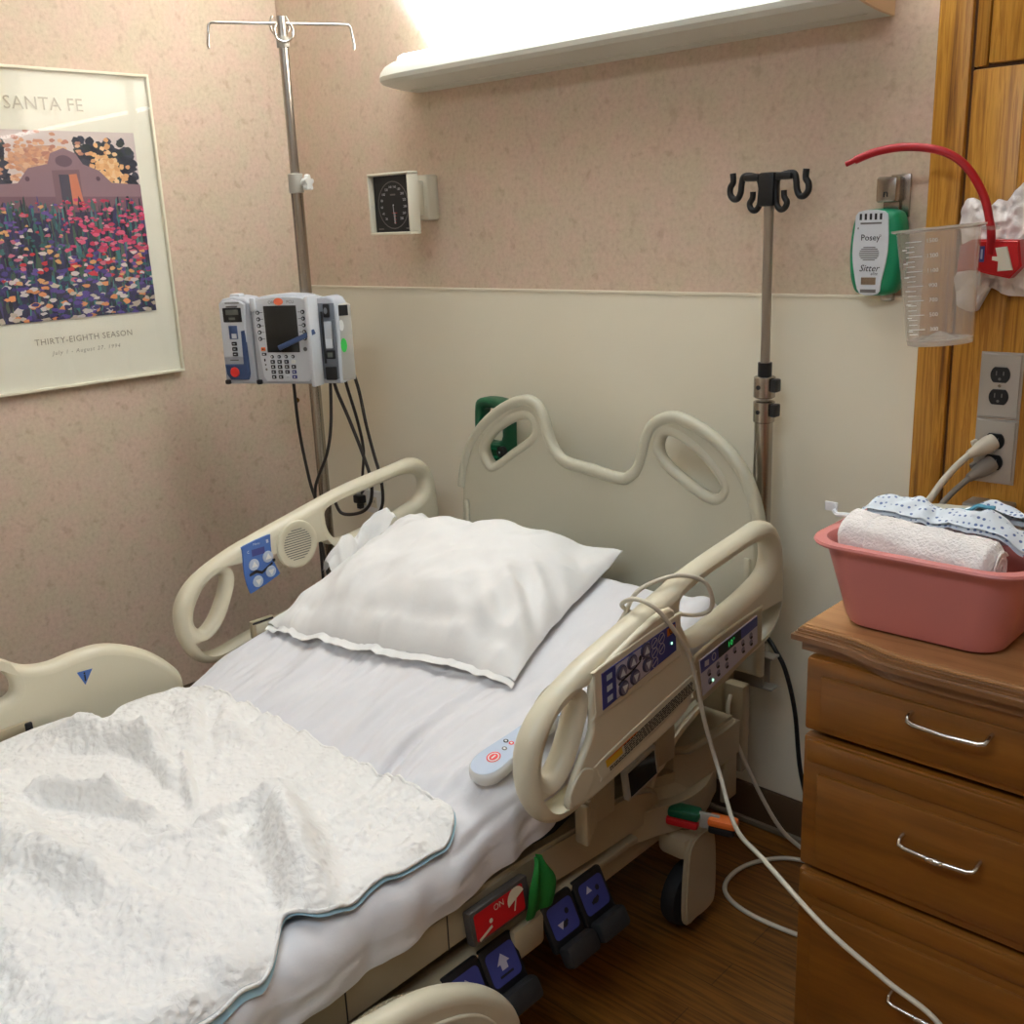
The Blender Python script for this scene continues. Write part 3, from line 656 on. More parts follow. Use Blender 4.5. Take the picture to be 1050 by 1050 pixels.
# left syringe/PCA module
b = MB(); cu_ = -.160
b.plate([(-.206, z0), (-.116, z0), (-.116, z1-.018), (-.13, z1-.006), (-.16, z1-.001), (-.19, z1-.006), (-.203, z1-.018)], [], pm.sub(0, 0, -.045), .08, .006, 'pumpgrey')
b.slab([(-.199, z1-.02), (-.20, z0+.07), (-.135, z0+.07), (-.126, z1-.02), (-.14, z1-.012), (-.162, z1-.008), (-.188, z1-.012)], pm.sub(0, 0, -.006), .006, 'pumplight', .002)
b.box((-.16, z1-.002, -.03), (.03, .014, .03), 'pumplight', .005, pm)
b.box((-.197, z0+.006, -.003), (.014, .012, .012), 'black', .003, pm)
f4 = pm.sub(0, 0, .0004)
b.rect(f4, -.16, 1.211, .04, .003, 'inkgrey', .001).rect(f4, -.162, 1.202, .032, .004, 'inkgrey', .001).rect(f4, -.17, 1.066, .024, .003, 'inkgrey', .001)
mod = b.build('left_module', t)
MB().box((-.163, 1.181, 0), (.052, .036, .003), 'black', .001, f4).rect(f4, -.162, 1.188, .036, .013, 'lcd2', .002).rect(f4, -.164, 1.172, .018, .006, 'lcd2', .002).build('display', mod)
plabel(MB().slab([(-.198, 1.055), (-.145, 1.055), (-.143, 1.14), (-.133, 1.142), (-.131, 1.03), (-.136, z0+.012), (-.186, z0+.012), (-.196, 1.03)], f4.sub(0, 0, -.006), .009, 'navy', .002).build('blue_shield', mod), 'blue shield with clamp bar')
plabel(MB().lathe([(.013, 0), (.013, .002), (.0115, .0035), (0, .0035)], f4.p(-.171, 1.035, .003), 'redbtn', f4.n, 22).build('stop_button', mod), 'round red button')
MB().box((-.165, 1.137, 0), (.024, .034, .003), 'navy', .001, f4).rect(f4, -.163, 1.128, .014, .012, 'pumplight', .002).build('slide_switch', mod)
for k in range(3): MB().box((-.166, 1.108-.0135*k, 0), (.015, .010, .004), 'ink', .002, f4).rect(f4, -.166, 1.108-.0135*k, .007, .002, 'pumplight', .0025).build('key', mod)
# right module with its door open
b = MB(); rm = pm.sub(.066, 0, -.012)
b.plate([(.002, z0), (.052, z0), (.056, z1-.03), (.045, z1-.012), (.03, z1-.006), (.002, z1-.01)], [], rm.sub(0, 0, -.035), .07, .005, 'pumpgrey')
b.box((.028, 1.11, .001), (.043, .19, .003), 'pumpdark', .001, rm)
mod2 = b.build('right_module', t)
b = MB().box((.030, 1.187, .005), (.016, .034, .012), 'black', .003, rm).oval(rm, .030, 1.187, .005, .008, 'pumpdark', .0115)
b.box((.030, 1.138, .004), (.02, .044, .006), 'pumpgrey', .001, rm).box((.030, 1.105, .005), (.018, .024, .006), 'pumplight', .001, rm).box((.032, 1.077, .005), (.024, .022, .009), 'black', .002, rm).rect(rm, .032, 1.077, .014, .012, 'lcd2', .010)
b.box((.030, 1.030, .005), (.030, .034, .012), 'black', .003, rm).box((.016, 1.12, .005), (.005, .13, .006), 'black', .001, rm).box((.048, 1.13, .006), (.006, .07, .008), 'pumpdark', .002, rm)
b.build('mechanism', mod2)
dfm = Fr(rm.p(.004, 0, .003), (PN*.93+PU*-.10), (0, 0, 1))     # opened door leaf, seen edge on
b = MB().box((.026, 1.115, 0), (.046, .226, .012), 'pumplight', .004, dfm).box((.026, 1.115, .007), (.03, .17, .004), 'pumpgrey', .001, dfm); b.build('open_door', mod2)
hb0 = rm.p(.004, 1.137, .045); hb1 = pm.p(-.052, 1.088, .035)
hd = (hb1-hb0).normalized()
plabel(MB().box((.046, 0, 0), (.110, .0125, .006), 'navy', .002, Fr(hb0, hd, (0, 0, 1))).build('latch_lever', mod2), 'blue latch lever')
# grey rear box on the right
sfr = Fr(rm.p(.060, 0, -.02), (PU*.82+PN*-.57), (0, 0, 1))
b = MB().box((.0, 1.105, -.02), (.046, .192, .045), 'pumpside', .004, sfr).box((.0, 1.185, .003), (.030, .026, .004), 'black', .001, sfr)
side = b.build('rear_box', t)
b = MB(); fs2 = sfr.sub(0, 0, .0028); plabel(b.oval(fs2, -.002, 1.098, .008, .018, 'stickgreen').oval(fs2, -.004, 1.148, .006, .014, 'white').build('stickers', side), 'green and white oval stickers')
MB().lathe([(.0172, 1.07), (.026, 1.07), (.026, 1.16), (.0172, 1.16), (.0172, 1.07)], (QX, QY, 0), 'pumpdark', n=20, closed=True).build('pole_clamp', t)

# pump cables, each one its own
GROUPS = {'pump_cable': 'dark cables hanging from the infusion pump', 'floor_cord': 'loose cords between bed and nightstand'}
def cord(name, label, path, r, m, k=8, cat='cable', group=None, n=10):
    group = group or GROUPS.get(name)
    return MB().tube(path, r, m, n, k=k).build(name, None, tagv=(label, cat, group))
cord('pump_cable', 'leftmost dark pump cable hanging beside the chrome IV pole', [(.375, -.325, 1.012), (.372, -.32, .87), (.383, -.31, .73), (.398, -.305, .66), (.405, -.31, .57), (.402, -.31, .42), (.39, -.31, .25)], .0042, 'cable')
cord('pump_cable', 'dark pump cable hanging in front of the pole and crossing it', [(.503, -.30, 1.02), (.502, -.31, .90), (.488, -.32, .82), (.452, -.33, .75), (.424, -.325, .70), (.418, -.32, .60), (.43, -.31, .45)], .0042, 'cable')
cord('pump_cable', 'dark pump cable curving right then looping back behind the bed rail handle', [(.466, -.266, 1.02), (.474, -.262, .975), (.50, -.25, .90), (.525, -.235, .81), (.545, -.228, .735), (.534, -.225, .675), (.50, -.225, .640), (.455, -.235, .625), (.43, -.25, .630), (.42, -.258, .66)], .0046, 'cable')
cord('pump_cable', 'dark pump cable running straight down from the grey rear box to the plug', [(.506, -.256, 1.006), (.499, -.243, .972), (.480, -.205, .88), (.40, -.13, .78), (.33, -.085, .69), (.285, -.05, .635), (.255, -.035, .612)], .0042, 'cable')
cord('pump_cable', 'rightmost dark pump cable hanging just behind the curved one', [(.530, -.245, 1.02), (.529, -.23, .965), (.527, -.215, .88), (.537, -.205, .80), (.553, -.20, .73), (.545, -.195, .66), (.512, -.20, .60), (.47, -.2, .48), (.45, -.2, .3)], .0044, 'cable')

# low wall outlet behind the rail
t = thing('wall_outlet', 'ivory wall outlet low on the back wall behind left bed rail', 'outlet', (.24, -.006, .55))
lf = Fr((.255, -.0068, .583), (1, 0, 0), (0, 0, 1))
MB().slab([(-.058, -.036), (.058, -.036), (.058, .036), (-.058, .036)], lf, .006, 'white', .003).build('cover_plate', t)
b = MB()
for s in (-.022, .026): b.rect(lf, s, 0, .03, .034, 'palelabel', .0066).rect(lf, s-.005, .002, .002, .009, 'ink', .0072).rect(lf, s+.005, .002, .002, .009, 'ink', .0072)
b.build('receptacle', t)
b = MB().box((-.022, .006, .021), (.034, .026, .026), 'black', .005, lf).box((-.022, -.016, .02), (.018, .016, .016), 'black', .003, lf)
b.build('outlet_plug', None, tagv=('black power plug pushed into the low ivory wall outlet', 'plug'))

# ------------------------------------------------------------------ green oxygen cylinder behind the headboard
t = thing('oxygen_cylinder', 'oxygen cylinder with dark green carrying handle standing behind headboard', 'oxygen cylinder', (.865, -.065, 0))
MB().lathe([(0, 0), (.05, .0), (.053, .01), (.053, .62), (.045, .67), (.022, .70), (.018, .73), (0, .73)], (.865, -.066, .001), 'greymetal', n=28).build('cylinder_body', t)
of = Fr((.862, -.066, .80), (1, 0, 0), (0, 0, 1))
outer = smooth_loop([(-.056, -.08), (-.06, 0), (-.058, .12), (-.04, .155), (.03, .157), (.056, .14), (.056, .05), (.053, -.04), (.04, -.08)], 4)
hole = smooth_loop([(-.034, .05), (-.033, .115), (-.02, .13), (.02, .131), (.032, .115), (.032, .055)], 4)
MB().plate(outer, [hole], of, .045, .012, 'dgreen').build('handle_guard', t)
b = MB().box((.0, .01, .028), (.07, .07, .016), 'dgreen', .005, of)
for k in range(3): b.box((0, .035-.02*k, .037), (.07, .004, .004), 'green', .001, of)
b.build('regulator_body', t)
plabel(MB().lathe([(.014, 0), (.014, .012), (.011, .014), (0, .014)], of.p(.043, .028, .022), 'black', of.n, 18).oval(of.sub(.043, .028, .0365), 0, 0, .003, .003, 'pumplight').build('gauge_knob', t), 'black knob')

# ------------------------------------------------------------------ nightstand
CX0, CX1, CYF, CYB, CT = 2.028, 2.50, -.632, -.17, .80
t = thing('nightstand', 'three-drawer oak nightstand with pink basin on top beside the bed', 'nightstand', (2.26, -.4, 0))
b = MB().box(((CX0+CX1)/2, (CYF+CYB)/2+.01, .4175), (CX1-CX0, CYB-CYF-.02, .695), 'cabwood', .003).box(((CX0+CX1)/2, -.38, .035), (CX1-CX0-.04, .38, .07), 'cabwood')
b.build('carcass', t)
b = MB()
# moulded top with a serpentine front edge
def topout(off):
    L, Rr = CX0-.022-off, CX1+.022+off; F = CYF-.012-off
    return [(L, CYB), (L, F+.012), (L+.07, F+.009), (L+.11, F-.001), (L+.14, F-.012), (L+.20, F-.016), (Rr-.20, F-.016), (Rr-.14, F-.012), (Rr-.11, F-.001), (Rr-.07, F+.009), (Rr, F+.012), (Rr, CYB)]
def sm_top(off):
    p = topout(off); mid = smooth_loop(p[1:-1], 4, closed=False); return [p[0]]+[(q.x, q.y) for q in mid]+[p[-1]]
def zslab(bb, pts, za, zb, m, bev=0): bb.slab(pts[::-1] if False else pts, Fr((0, 0, za), (1, 0, 0), (0, 1, 0)), zb-za, m, bev)
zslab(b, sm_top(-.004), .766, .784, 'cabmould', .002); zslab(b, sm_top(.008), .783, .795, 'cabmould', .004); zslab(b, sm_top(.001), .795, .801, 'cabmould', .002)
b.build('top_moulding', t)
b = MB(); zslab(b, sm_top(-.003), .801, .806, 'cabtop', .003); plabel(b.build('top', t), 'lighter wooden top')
fz = [(.650, .768), (.425, .645), (.075, .420)]
for i, (za, zb) in enumerate(fz):
    fr = Fr(((CX0+CX1)/2, CYF, (za+zb)/2), (1, 0, 0), (0, 0, 1)); w = CX1-CX0; h = zb-za
    b = MB().box((0, 0, .004), (w, h-.004, .024), 'cabwood', .005, fr)
    if i == 0: b.box((0, -.006, .0175), (w-.05, h-.038, .007), 'cabwood', .003, fr)
    else:
        b.box((0, h/2-.024, .016), (w-.012, .036, .008), 'cabwood', .004, fr)
        b.box((0, -.02, .0175), (w-.05, h-.075, .008), 'cabwood', .0035, fr)
    d = b.build('drawer', t)
    hz = [.723, .536, .276][i]; hx = 2.238; yh = CYF-.02
    b = MB().tube([(hx-.052, CYF-.014, hz+.006), (hx-.052, CYF-.034, hz+.005), (hx-.050, CYF-.040, hz), (hx-.042, CYF-.042, hz-.002), (hx, CYF-.043, hz-.004), (hx+.042, CYF-.042, hz-.002), (hx+.050, CYF-.040, hz), (hx+.052, CYF-.034, hz+.005), (hx+.052, CYF-.014, hz+.006)], .0034, 'chrome', 10)
    if i: b.lathe([(.0034, -.012), (.0046, -.010), (.0038, -.006), (.0048, -.003), (.0048, .003), (.0038, .006), (.0046, .010), (.0034, .012)], (hx, CYF-.043, hz-.004), 'chrome', (1, 0, 0), 12)
    plabel(b.build('handle', d), 'chrome bar handle')

# ------------------------------------------------------------------ pink basin and its contents
BX, BY, BZ = 2.160, -.516, .8065
def rrect(hx, hy, r, z, n=8):
    pts = []
    for cx, cy, st in ((hx-r, hy-r, 0), (-hx+r, hy-r, 1), (-hx+r, -hy+r, 2), (hx-r, -hy+r, 3)):
        for q in range(n+1):
            a = (st+q/n)*PI/2; pts.append(V((BX+cx+r*math.cos(a), BY+cy+r*math.sin(a), z)))
    return pts
rings = [rrect(.02, .015, .01, BZ+.0), rrect(.098, .072, .035, BZ), rrect(.108, .082, .04, BZ+.004), rrect(.112, .086, .042, BZ+.012), rrect(.1365, .108, .046, BZ+.116), rrect(.139, .110, .048, BZ+.122), rrect(.152, .123, .055, BZ+.123), rrect(.1535, .1245, .056, BZ+.126), rrect(.152, .123, .055, BZ+.129), rrect(.138, .109, .047, BZ+.129), rrect(.133, .105, .044, BZ+.122), rrect(.109, .083, .04, BZ+.014), rrect(.098, .072, .034, BZ+.004), rrect(.02, .015, .01, BZ+.004)]
nr = len(rings[0]); fs = [(i*nr+j, i*nr+(j+1) % nr, (i+1)*nr+(j+1) % nr, (i+1)*nr+j) for i in range(len(rings)-1) for j in range(nr)]
fs += [tuple(range(nr-1, -1, -1)), tuple((len(rings)-1)*nr+j for j in range(nr))]
MB().add([p for r in rings for p in r], fs, 'pink').build('wash_basin', None, 35, tagv=('pink plastic wash basin holding towel and gown on nightstand', 'basin'))
# rolled towel
TA, TB = V((2.044, -.572, .937)), V((2.258, -.580, .924)); td = (TB-TA).normalized(); tn = V((0, 0, 1)); tb_ = td.cross(tn)
def towel(u, v):
    a = 2*PI*u; L = v; p = TA.lerp(TB, L); r = .037+.003*nz(math.cos(a)*2+5, math.sin(a)*2, L*6)+.0012*nz(a*4, L*40)
    r -= .0022*math.exp(-((L-.20)/.012)**2) + .0015*math.exp(-((L-.33)/.008)**2); r *= (1-.32*sst(.94, 1., L)**2 - .32*sst(.06, 0., L)**2)
    return p + tn*math.sin(a)*r*.95 + tb_*math.cos(a)*r*1.05
tw = thing('rolled_towel', 'white rolled terry towel lying in front of pink basin', 'towel', (2.15, -.57, .89))
b = MB().grid(towel, 48, 70, 'terry', closed_u=True)
for e_, s_ in ((TA, -1), (TB, 1)):
    b.lathe([(.0, .001), (.012, .0), (.024, -.001), (.027, -.004)], e_, 'terry', td*s_, 24)
b.build('roll', tw)
sp = [TB+td*.0015+(tn*math.sin(w)+tb_*math.cos(w))*(.004+.0028*w/PI*1.6) for w in [i*.35 for i in range(44)]]
MB().tube(sp, .0016, 'terry', 6).build('rolled_edge', tw)
# patterned gown lying behind the towel, with a tie; a second folded one at the back
def gown(u, v):
    x = 2.036+.236*u; y = -.536+.073*v
    z = .966+.014*math.sin(PI*min(1, v*1.15))-.03*sst(.55, 1, v)-.022*sst(.78, 1.0, u)+.008*nz(x*30, y*30)+.004*nz(x*70, y*60, 4)
    z -= .022*sst(.10, 0, u)+.004*sst(.3, .5, u)
    return V((x, y, z))
gw = thing('hospital_gown', 'white hospital gown with small blue pattern lying behind towel in basin', 'gown', (2.15, -.5, .9))
MB().grid(gown, 60, 26, 'gown').grid(lambda u, v: gown(u, v)+V((0, 0, -.007)), 60, 26, 'gown').build('cloth', gw, 60)
plabel(MB().tube([(2.042, -.535, .952), (2.020, -.535, .950), (2.006, -.525, .946), (1.998, -.52, .950)], .0035, 'tape', 6, k=4).box((1.990, -.512, .953), (.020, .003, .014), 'tape', .001).build('tie', gw), 'white tie end')
def gown2(u, v):
    x = 2.155+.105*u; y = -.458+.045*v
    z = .956+.03*math.sin(PI*u)*(.6+.4*v)*(1-.55*u)+.008*nz(x*50, y*50, 2)-.022*sst(.5, 1, v)
    return V((x, y, z))
g2 = thing('folded_gown', 'folded patterned gown with teal trim at the back of pink basin', 'gown', (2.2, -.43, .9))
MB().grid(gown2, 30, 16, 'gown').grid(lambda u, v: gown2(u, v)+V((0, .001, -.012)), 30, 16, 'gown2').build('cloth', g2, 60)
plabel(MB().tube([gown2(u, 0)+V((0, -.001, .003)) for u in [i/14*.5 for i in range(15)]], .003, 'teal', 6).build('trim', g2), 'teal trim edge')
def liner(u, v):
    x = 2.06+.20*u; y = -.412-.04*(1-v)*.2; z = .944+.010*math.sin(PI*u)-.02*(1-v)+.004*nz(x*40, y*40)
    return V((x, y, z))
MB().grid(liner, 30, 8, 'palelabel').grid(lambda u, v: liner(u, v)+V((0, 0, -.008)), 30, 8, 'palelabel').build('folded_cloth', None, 60, tagv=('cream folded cloth along the far rim of the pink basin', 'cloth'))

# ------------------------------------------------------------------ the bed
bed = thing('hospital_bed', 'adjustable hospital bed with cream plastic rails and headboard against back wall', 'bed', (1.2, -1.1, 0))
# headboard
hb = [(.80, .45), (.805, .60), (.815, .707), (.828, .785), (.857, .852), (.905, .906), (.973, .953), (1.038, .978), (1.077, .973), (1.1, .945), (1.113, .904), (1.133, .867), (1.167, .846), (1.239, .838), (1.321, .828), (1.348, .838), (1.371, .861), (1.387, .912), (1.405, .952), (1.438, .974), (1.474, .978), (1.533, .959), (1.587, .925), (1.625, .885), (1.648, .842), (1.663, .794), (1.671, .734), (1.675, .60), (1.675, .45)]
hl = [(.929, .811), (.91, .831), (.909, .858), (.948, .898), (1.01, .930), (1.052, .936), (1.068, .916), (1.06, .887), (1.0, .849), (.958, .822)]
hr = [(1.428, .905), (1.436, .934), (1.467, .940), (1.524, .913), (1.572, .87), (1.581, .843), (1.556, .825), (1.509, .841), (1.45, .875)]
hfr = Fr((0, -.142, 0), (1, 0, 0), (0, 0, 1))
hso = smooth_loop(hb[1:-1], 5, closed=False); hso = [V(hb[0])]+hso+[V(hb[-1])]
hbm = MB().plate(hso, [smooth_loop(hl, 5), smooth_loop(hr, 5)], hfr, .034, .015, 'hboard')
# raised rims: round the outline and the grips
hbm.tube([hfr.p(p[0], p[1], .010) for p in hso[8:-8]], .014, 'hboard', 10)
hbo = hbm.build('headboard', bed)
for L_ in (hl, hr): MB().tube([hfr.p(p[0], p[1], .008) for p in smooth_loop([((q[0]-sum(z[0] for z in L_)/len(L_))*1.10+sum(z[0] for z in L_)/len(L_), (q[1]-sum(z[1] for z in L_)/len(L_))*1.16+sum(z[1] for z in L_)/len(L_)) for q in L_], 5)], .013, 'hboard', 10, closed=True).build('grip_rim', hbo)
for x in (.84, 1.645): MB().box((x, -.162, .62), (.014, .008, .18), 'hboard', .004).build('corner_rib', hbo)

# head side rails: one outline (y, z), used on both sides
RO = [(-.145, .62), (-.147, .70), (-.155, .755), (-.182, .795), (-.222, .812), (-.288, .805), (-.445, .785), (-.591, .753), (-.7, .728), (-.778, .708), (-.856, .676), (-.898, .641), (-.916, .601), (-.915, .552), (-.897, .505), (-.868, .474), (-.821, .464), (-.74, .478), (-.60, .500), (-.49, .524), (-.357, .540), (-.25, .552), (-.185, .570)]
H1 = [(-.21, .765), (-.195, .74), (-.207, .71), (-.255, .692), (-.345, .674), (-.455, .660), (-.493, .675), (-.508, .718), (-.49, .747), (-.356, .765), (-.26, .775)]
H2 = [(-.800, .662), (-.826, .658), (-.854, .634), (-.874, .60), (-.877, .568), (-.861, .551), (-.838, .566), (-.815, .60), (-.797, .642)]
def rail_plate(x, thick=.046, bev=.020):
    fr = Fr((x, 0, 0), (0, 1, 0), (0, 0, 1))      # n = +x
    return MB().plate(smooth_loop(RO, 5), [smooth_loop(H1, 5), smooth_loop(H2, 5)], fr, thick, bev, 'cream', 4)
XL, XR = .70, 1.702
rl = rail_plate(XL).build('side_rail', bed); rr_ = rail_plate(XR).build('side_rail', bed)
plabel(rl, 'left head side rail'); plabel(rr_, 'right head side rail')
# left rail, inner face
lfr = Fr((XL+.0232, 0, 0), (0, 1, 0), (0, 0, 1))
b = MB(); cx, cz = -.603, .684
b.lathe([(.057, -.002), (.055, .004), (.048, .006), (.041, .003), (0, .003)], lfr.p(cx, cz), 'cream', (1, 0, 0), 36)
for k in range(13):
    z = cz+.035-k*.0058; hw = math.sqrt(max(0, .038**2-(z-cz)**2)); b.rect(lfr, cx, z, hw*2, .0022, 'inkgrey', .0036)
# slightly squashed: keep as is
b.build('speaker_grille', rl)
b = MB(); bp_ = [(-.749, .706), (-.745, .716), (-.68, .726), (-.673, .718), (-.674, .672), (-.660, .634), (-.664, .624), (-.73, .604), (-.742, .608), (-.75, .65)]
b.slab(smooth_loop(bp_, 2), lfr.sub(0, 0, -.001), .003, 'blue', .001); f = lfr.sub(0, 0, .0021)
b.rect(f, -.709, .694, .034, .016, 'dblue', .0004); b.text('Menu', f.sub(-.712, .713), .008, 'lblue'); b.text('c', f.sub(-.735, .70), .014, 'lblue'); b.rect(f, -.683, .712, .006, .008, 'lblue')
b.add([f.p(y, z, .0008) for y, z in ((-.738, .648), (-.72, .654), (-.705, .647), (-.675, .662), (-.675, .656), (-.705, .640), (-.72, .646), (-.738, .642))], [(0, 1, 6, 7), (1, 2, 5, 6), (2, 3, 4, 5)], 'ink'); b.oval(f, -.671, .664, .004, .004, 'ink', .0008)
pan = b.build('control_panel', rl); plabel(pan, 'blue patient control panel')
for y, z, up in ((-.724, .667, 1), (-.686, .676, 1), (-.718, .626, -1), (-.682, .640, -1)):
    k = MB().lathe([(.0135, 0), (.013, .002), (0, .003)], f.p(y, z), 'lblue', (1, 0, 0), 18)
    k.poly(f, [(y-.008, z-.005*up), (y+.008, z-.005*up), (y, z+.009*up)][::up], 'white', .0036); k.build('button', rl)
for y, z, w in ((-.718, .515, .06), (-.49, .548, .06)):
    b = MB().box((XL+.021, y, z), (.012, w, .042), 'cream2', .004).box((XL+.026, y+.002, z-.002), (.006, w*.75, .028), 'cream', .003).box((XL+.0255, y, z+.016), (.006, w*.9, .004), 'ink'); b.build('latch', rl)
# right rail, outer face
rfr = Fr((XR+.0232, 0, 0), (0, 1, 0), (0, 0, 1))
b = MB()
blk = [(-.575, .745), (-.535, .715), (-.500, .66), (-.485, .60), (-.497, .54), (-.56, .518), (-.70, .496), (-.80, .482), (-.838, .496), (-.815, .545), (-.775, .60), (-.775, .66), (-.745, .70)]
b.plate(smooth_loop(blk, 4), [], rfr.sub(0, 0, .0), .014, .006, 'cream')
b.plate(smooth_loop([(-.755, .705), (-.545, .728), (-.53, .715), (-.53, .655), (-.545, .645), (-.755, .620), (-.768, .632), (-.768, .692)], 3), [], rfr.sub(0, 0, .0055), .006, .0028, 'cream')
b.plate(smooth_loop([(-.752, .546), (-.50, .598), (-.482, .59), (-.48, .572), (-.495, .560), (-.735, .508), (-.756, .512), (-.765, .53)], 3), [], rfr.sub(0, 0, .0055), .006, .0028, 'cream')
b.plate(smooth_loop([(-.825, .53), (-.80, .548), (-.775, .536), (-.775, .516), (-.80, .492), (-.825, .492), (-.835, .51)], 4), [], rfr.sub(0, 0, .0055), .006, .0028, 'cream')
b.build('raised_block', rr_)
fo = rfr.sub(0, 0, .0088)
def skew(pts): return [V(p) for p in pts]
def quadf(u, v, Q):      # bilinear inside a quad tl,tr,br,bl
    tl, tr, br, bl = [V(q) for q in Q]; return tl.lerp(tr, u).lerp(bl.lerp(br, u), v)
PQ = [(-.752, .694), (-.549, .717), (-.546, .664), (-.750, .630)]
b = MB(); P_ = lambda u, v: tuple(quadf(u, v, PQ))
b.slab([P_(0, 1), P_(1, 1), P_(1, 0), P_(0, 0)], fo.sub(0, 0, -.002), .003, 'dblue'); f = fo.sub(0, 0, .0012)
b.poly(f, [P_(.17, .97), P_(.62, .97), P_(.62, .03), P_(.17, .03)], 'lilac')
for v in (.2, .5, .8): b.poly(f, [P_(.05, v+.08), P_(.12, v+.08), P_(.12, v-.08), P_(.05, v-.08)], 'lblue', .0008)
b.poly(f, [P_(.87, .3), P_(.98, .3), P_(.98, .04), P_(.87, .04)], 'warn', .0008); q = P_(.925, .17); b.ring(f, q[0], q[1], .005, .006, .0015, 'ink', .0012)
for u, v in ((.69, .2), (.79, .2), (.69, .5), (.79, .55), (.69, .82)):
    q = P_(u, v); b.ring(f, q[0], q[1], .009, .010, .0014, 'lilac', .0008); b.line(f, (q[0]-.006, q[1]-.004), (q[0]+.006, q[1]+.005), .002, 'lilac', .0009)
# bed outline symbol
b.add([f.p(*P_(u, v), .0009) for u, v in ((.19, .60), (.27, .52), (.37, .50), (.48, .40), (.50, .44), (.38, .58), (.28, .60), (.20, .66))], [(0, 1, 6, 7), (1, 2, 5, 6), (2, 3, 4, 5)], 'ink'); q = P_(.49, .33); b.oval(f, q[0], q[1], .004, .005, 'ink', .0009)
b.poly(f, [P_(.52, .44), P_(.61, .44), P_(.61, .40), P_(.52, .40)], 'ink', .0009)
q = P_(.93, .62); 
cp = b.build('control_panel', rr_); plabel(cp, 'indigo bed control panel with arrow buttons')
for u, v, up in ((.24, .33, 1), (.38, .25, 1), (.565, .20, 1), (.26, .82, -1), (.41, .76, -1), (.58, .68, -1)):
    q = P_(u, v); k = MB().lathe([(.0135, 0), (.0135, .0015), (.012, .003), (0, .0034)], f.p(q[0], q[1]), 'btnring', (1, 0, 0), 18).oval(f, q[0], q[1], .0105, .0105, 'btn', .0038)
    k.poly(f, [(q[0]-.0075, q[1]-.006*up), (q[0]+.0075, q[1]-.006*up), (q[0], q[1]+.008*up)][::up], 'pumplight', .0044); k.build('button', rr_)
q = P_(.93, .62); MB().oval(f, q[0], q[1], .0025, .0025, 'ledw', .001).build('indicator_light', rr_)
LQ = [(-.748, .541), (-.494, .593), (-.486, .566), (-.740, .512)]; b = MB(); L_ = lambda u, v: tuple(quadf(u, v, LQ))
b.poly(fo, [L_(0, 1), L_(1, 1), L_(1, 0), L_(0, 0)], 'palelabel', .001)
b.poly(fo, [L_(.0, .55), L_(.17, .55), L_(.17, .05), L_(.0, .05)], 'yellow', .0015); b.poly(fo, [L_(.02, .12), L_(.34, .12), L_(.34, .03), L_(.02, .03)], 'warn', .0019)
for r in range(6):
    u = .19 if r < 4 else .02
    while u < .97:
        w = random.uniform(.012, .04); b.poly(fo, [L_(u, .2+.135*r), L_(min(.985, u+w), .2+.135*r), L_(min(.985, u+w), .11+.135*r), L_(u, .11+.135*r)], 'ink', .0019); u += w+.006
plabel(b.build('warning_label', rr_), 'long cream warning label with fine print')
# second panel, nearer the head end
b = MB()
b.plate(smooth_loop([(-.475, .628), (-.262, .650), (-.248, .64), (-.246, .584), (-.265, .570), (-.44, .530), (-.468, .538), (-.48, .56)], 3), [], rfr.sub(0, 0, .001), .008, .0035, 'cream2')
SQ = [(-.468, .616), (-.270, .640), (-.266, .582), (-.455, .542)]; S_ = lambda u, v: tuple(quadf(u, v, SQ)); fo2 = rfr.sub(0, 0, .0052)
b.slab([S_(0, 1), S_(1, 1), S_(1, 0), S_(0, 0)], fo2.sub(0, 0, -.001), .0025, 'lilac'); f = fo2.sub(0, 0, .0016)
b.poly(f, [S_(0, .36), S_(.3, .36), S_(.3, .02), S_(0, .02)], 'dblue', .0004); b.poly(f, [S_(.3, .36), S_(.7, .36), S_(.7, .02), S_(.3, .02)], 'black', .0004); b.poly(f, [S_(.7, .36), S_(1, .36), S_(1, .02), S_(.7, .02)], 'dblue', .0004)
q = S_(.1, .2); b.rect(f, q[0], q[1], .014, .011, 'lilac', .0008); q = S_(.22, .18); b.ring(f, q[0], q[1], .007, .008, .002, 'lilac', .0008)
for u in (.12, .27, .42, .57, .72, .87):
    for v in (.5, .74):
        if (u, v) in ((.57, .74),): continue
        q = S_(u, v); b.oval(f, q[0], q[1], .0062, .0062, 'btn', .0008); b.oval(f, q[0]+.002, q[1]-.005, .005, .003, 'ink', .001)
p2 = b.build('scale_panel', rr_); plabel(p2, 'grey panel with green lit digits')
q = S_(.52, .19); sl = math.atan2(.026, .198)
MB().text('10°', Fr(f.p(q[0], q[1]), V((0, math.cos(sl), math.sin(sl))), (0, 0, 1)), .016, 'led', lift=.0012, spacing=1.15).build('lit_digits', rr_)
q = S_(.17, .80); MB().oval(f, q[0], q[1], .0025, .0025, 'ledw', .0016).build('indicator_light', rr_)
# arms carrying the right rail
for y, z in ((-.735, .435), (-.55, .46)):
    a_ = MB()
    for k in range(4): a_.box((XR-.012-.008*k, y+.016*k-.02, z-.026), (.028, .010, .075), 'cream2', .005)
    a_.box((XR-.036, y+.065, z-.026), (.014, .055, .07), 'cream2', .004); a_.build('rail_arm', bed)
tfr = Fr((XR, -.61, .446), (0, .985, .16), (0, 0, 1)); b = MB().box((0, 0, 0), (.09, .062, .012), 'greymetal', .002, tfr).rect(tfr, 0, 0, .078, .05, 'lcd', .0068); plabel(b.build('cover_tile', bed), 'dark square tile')

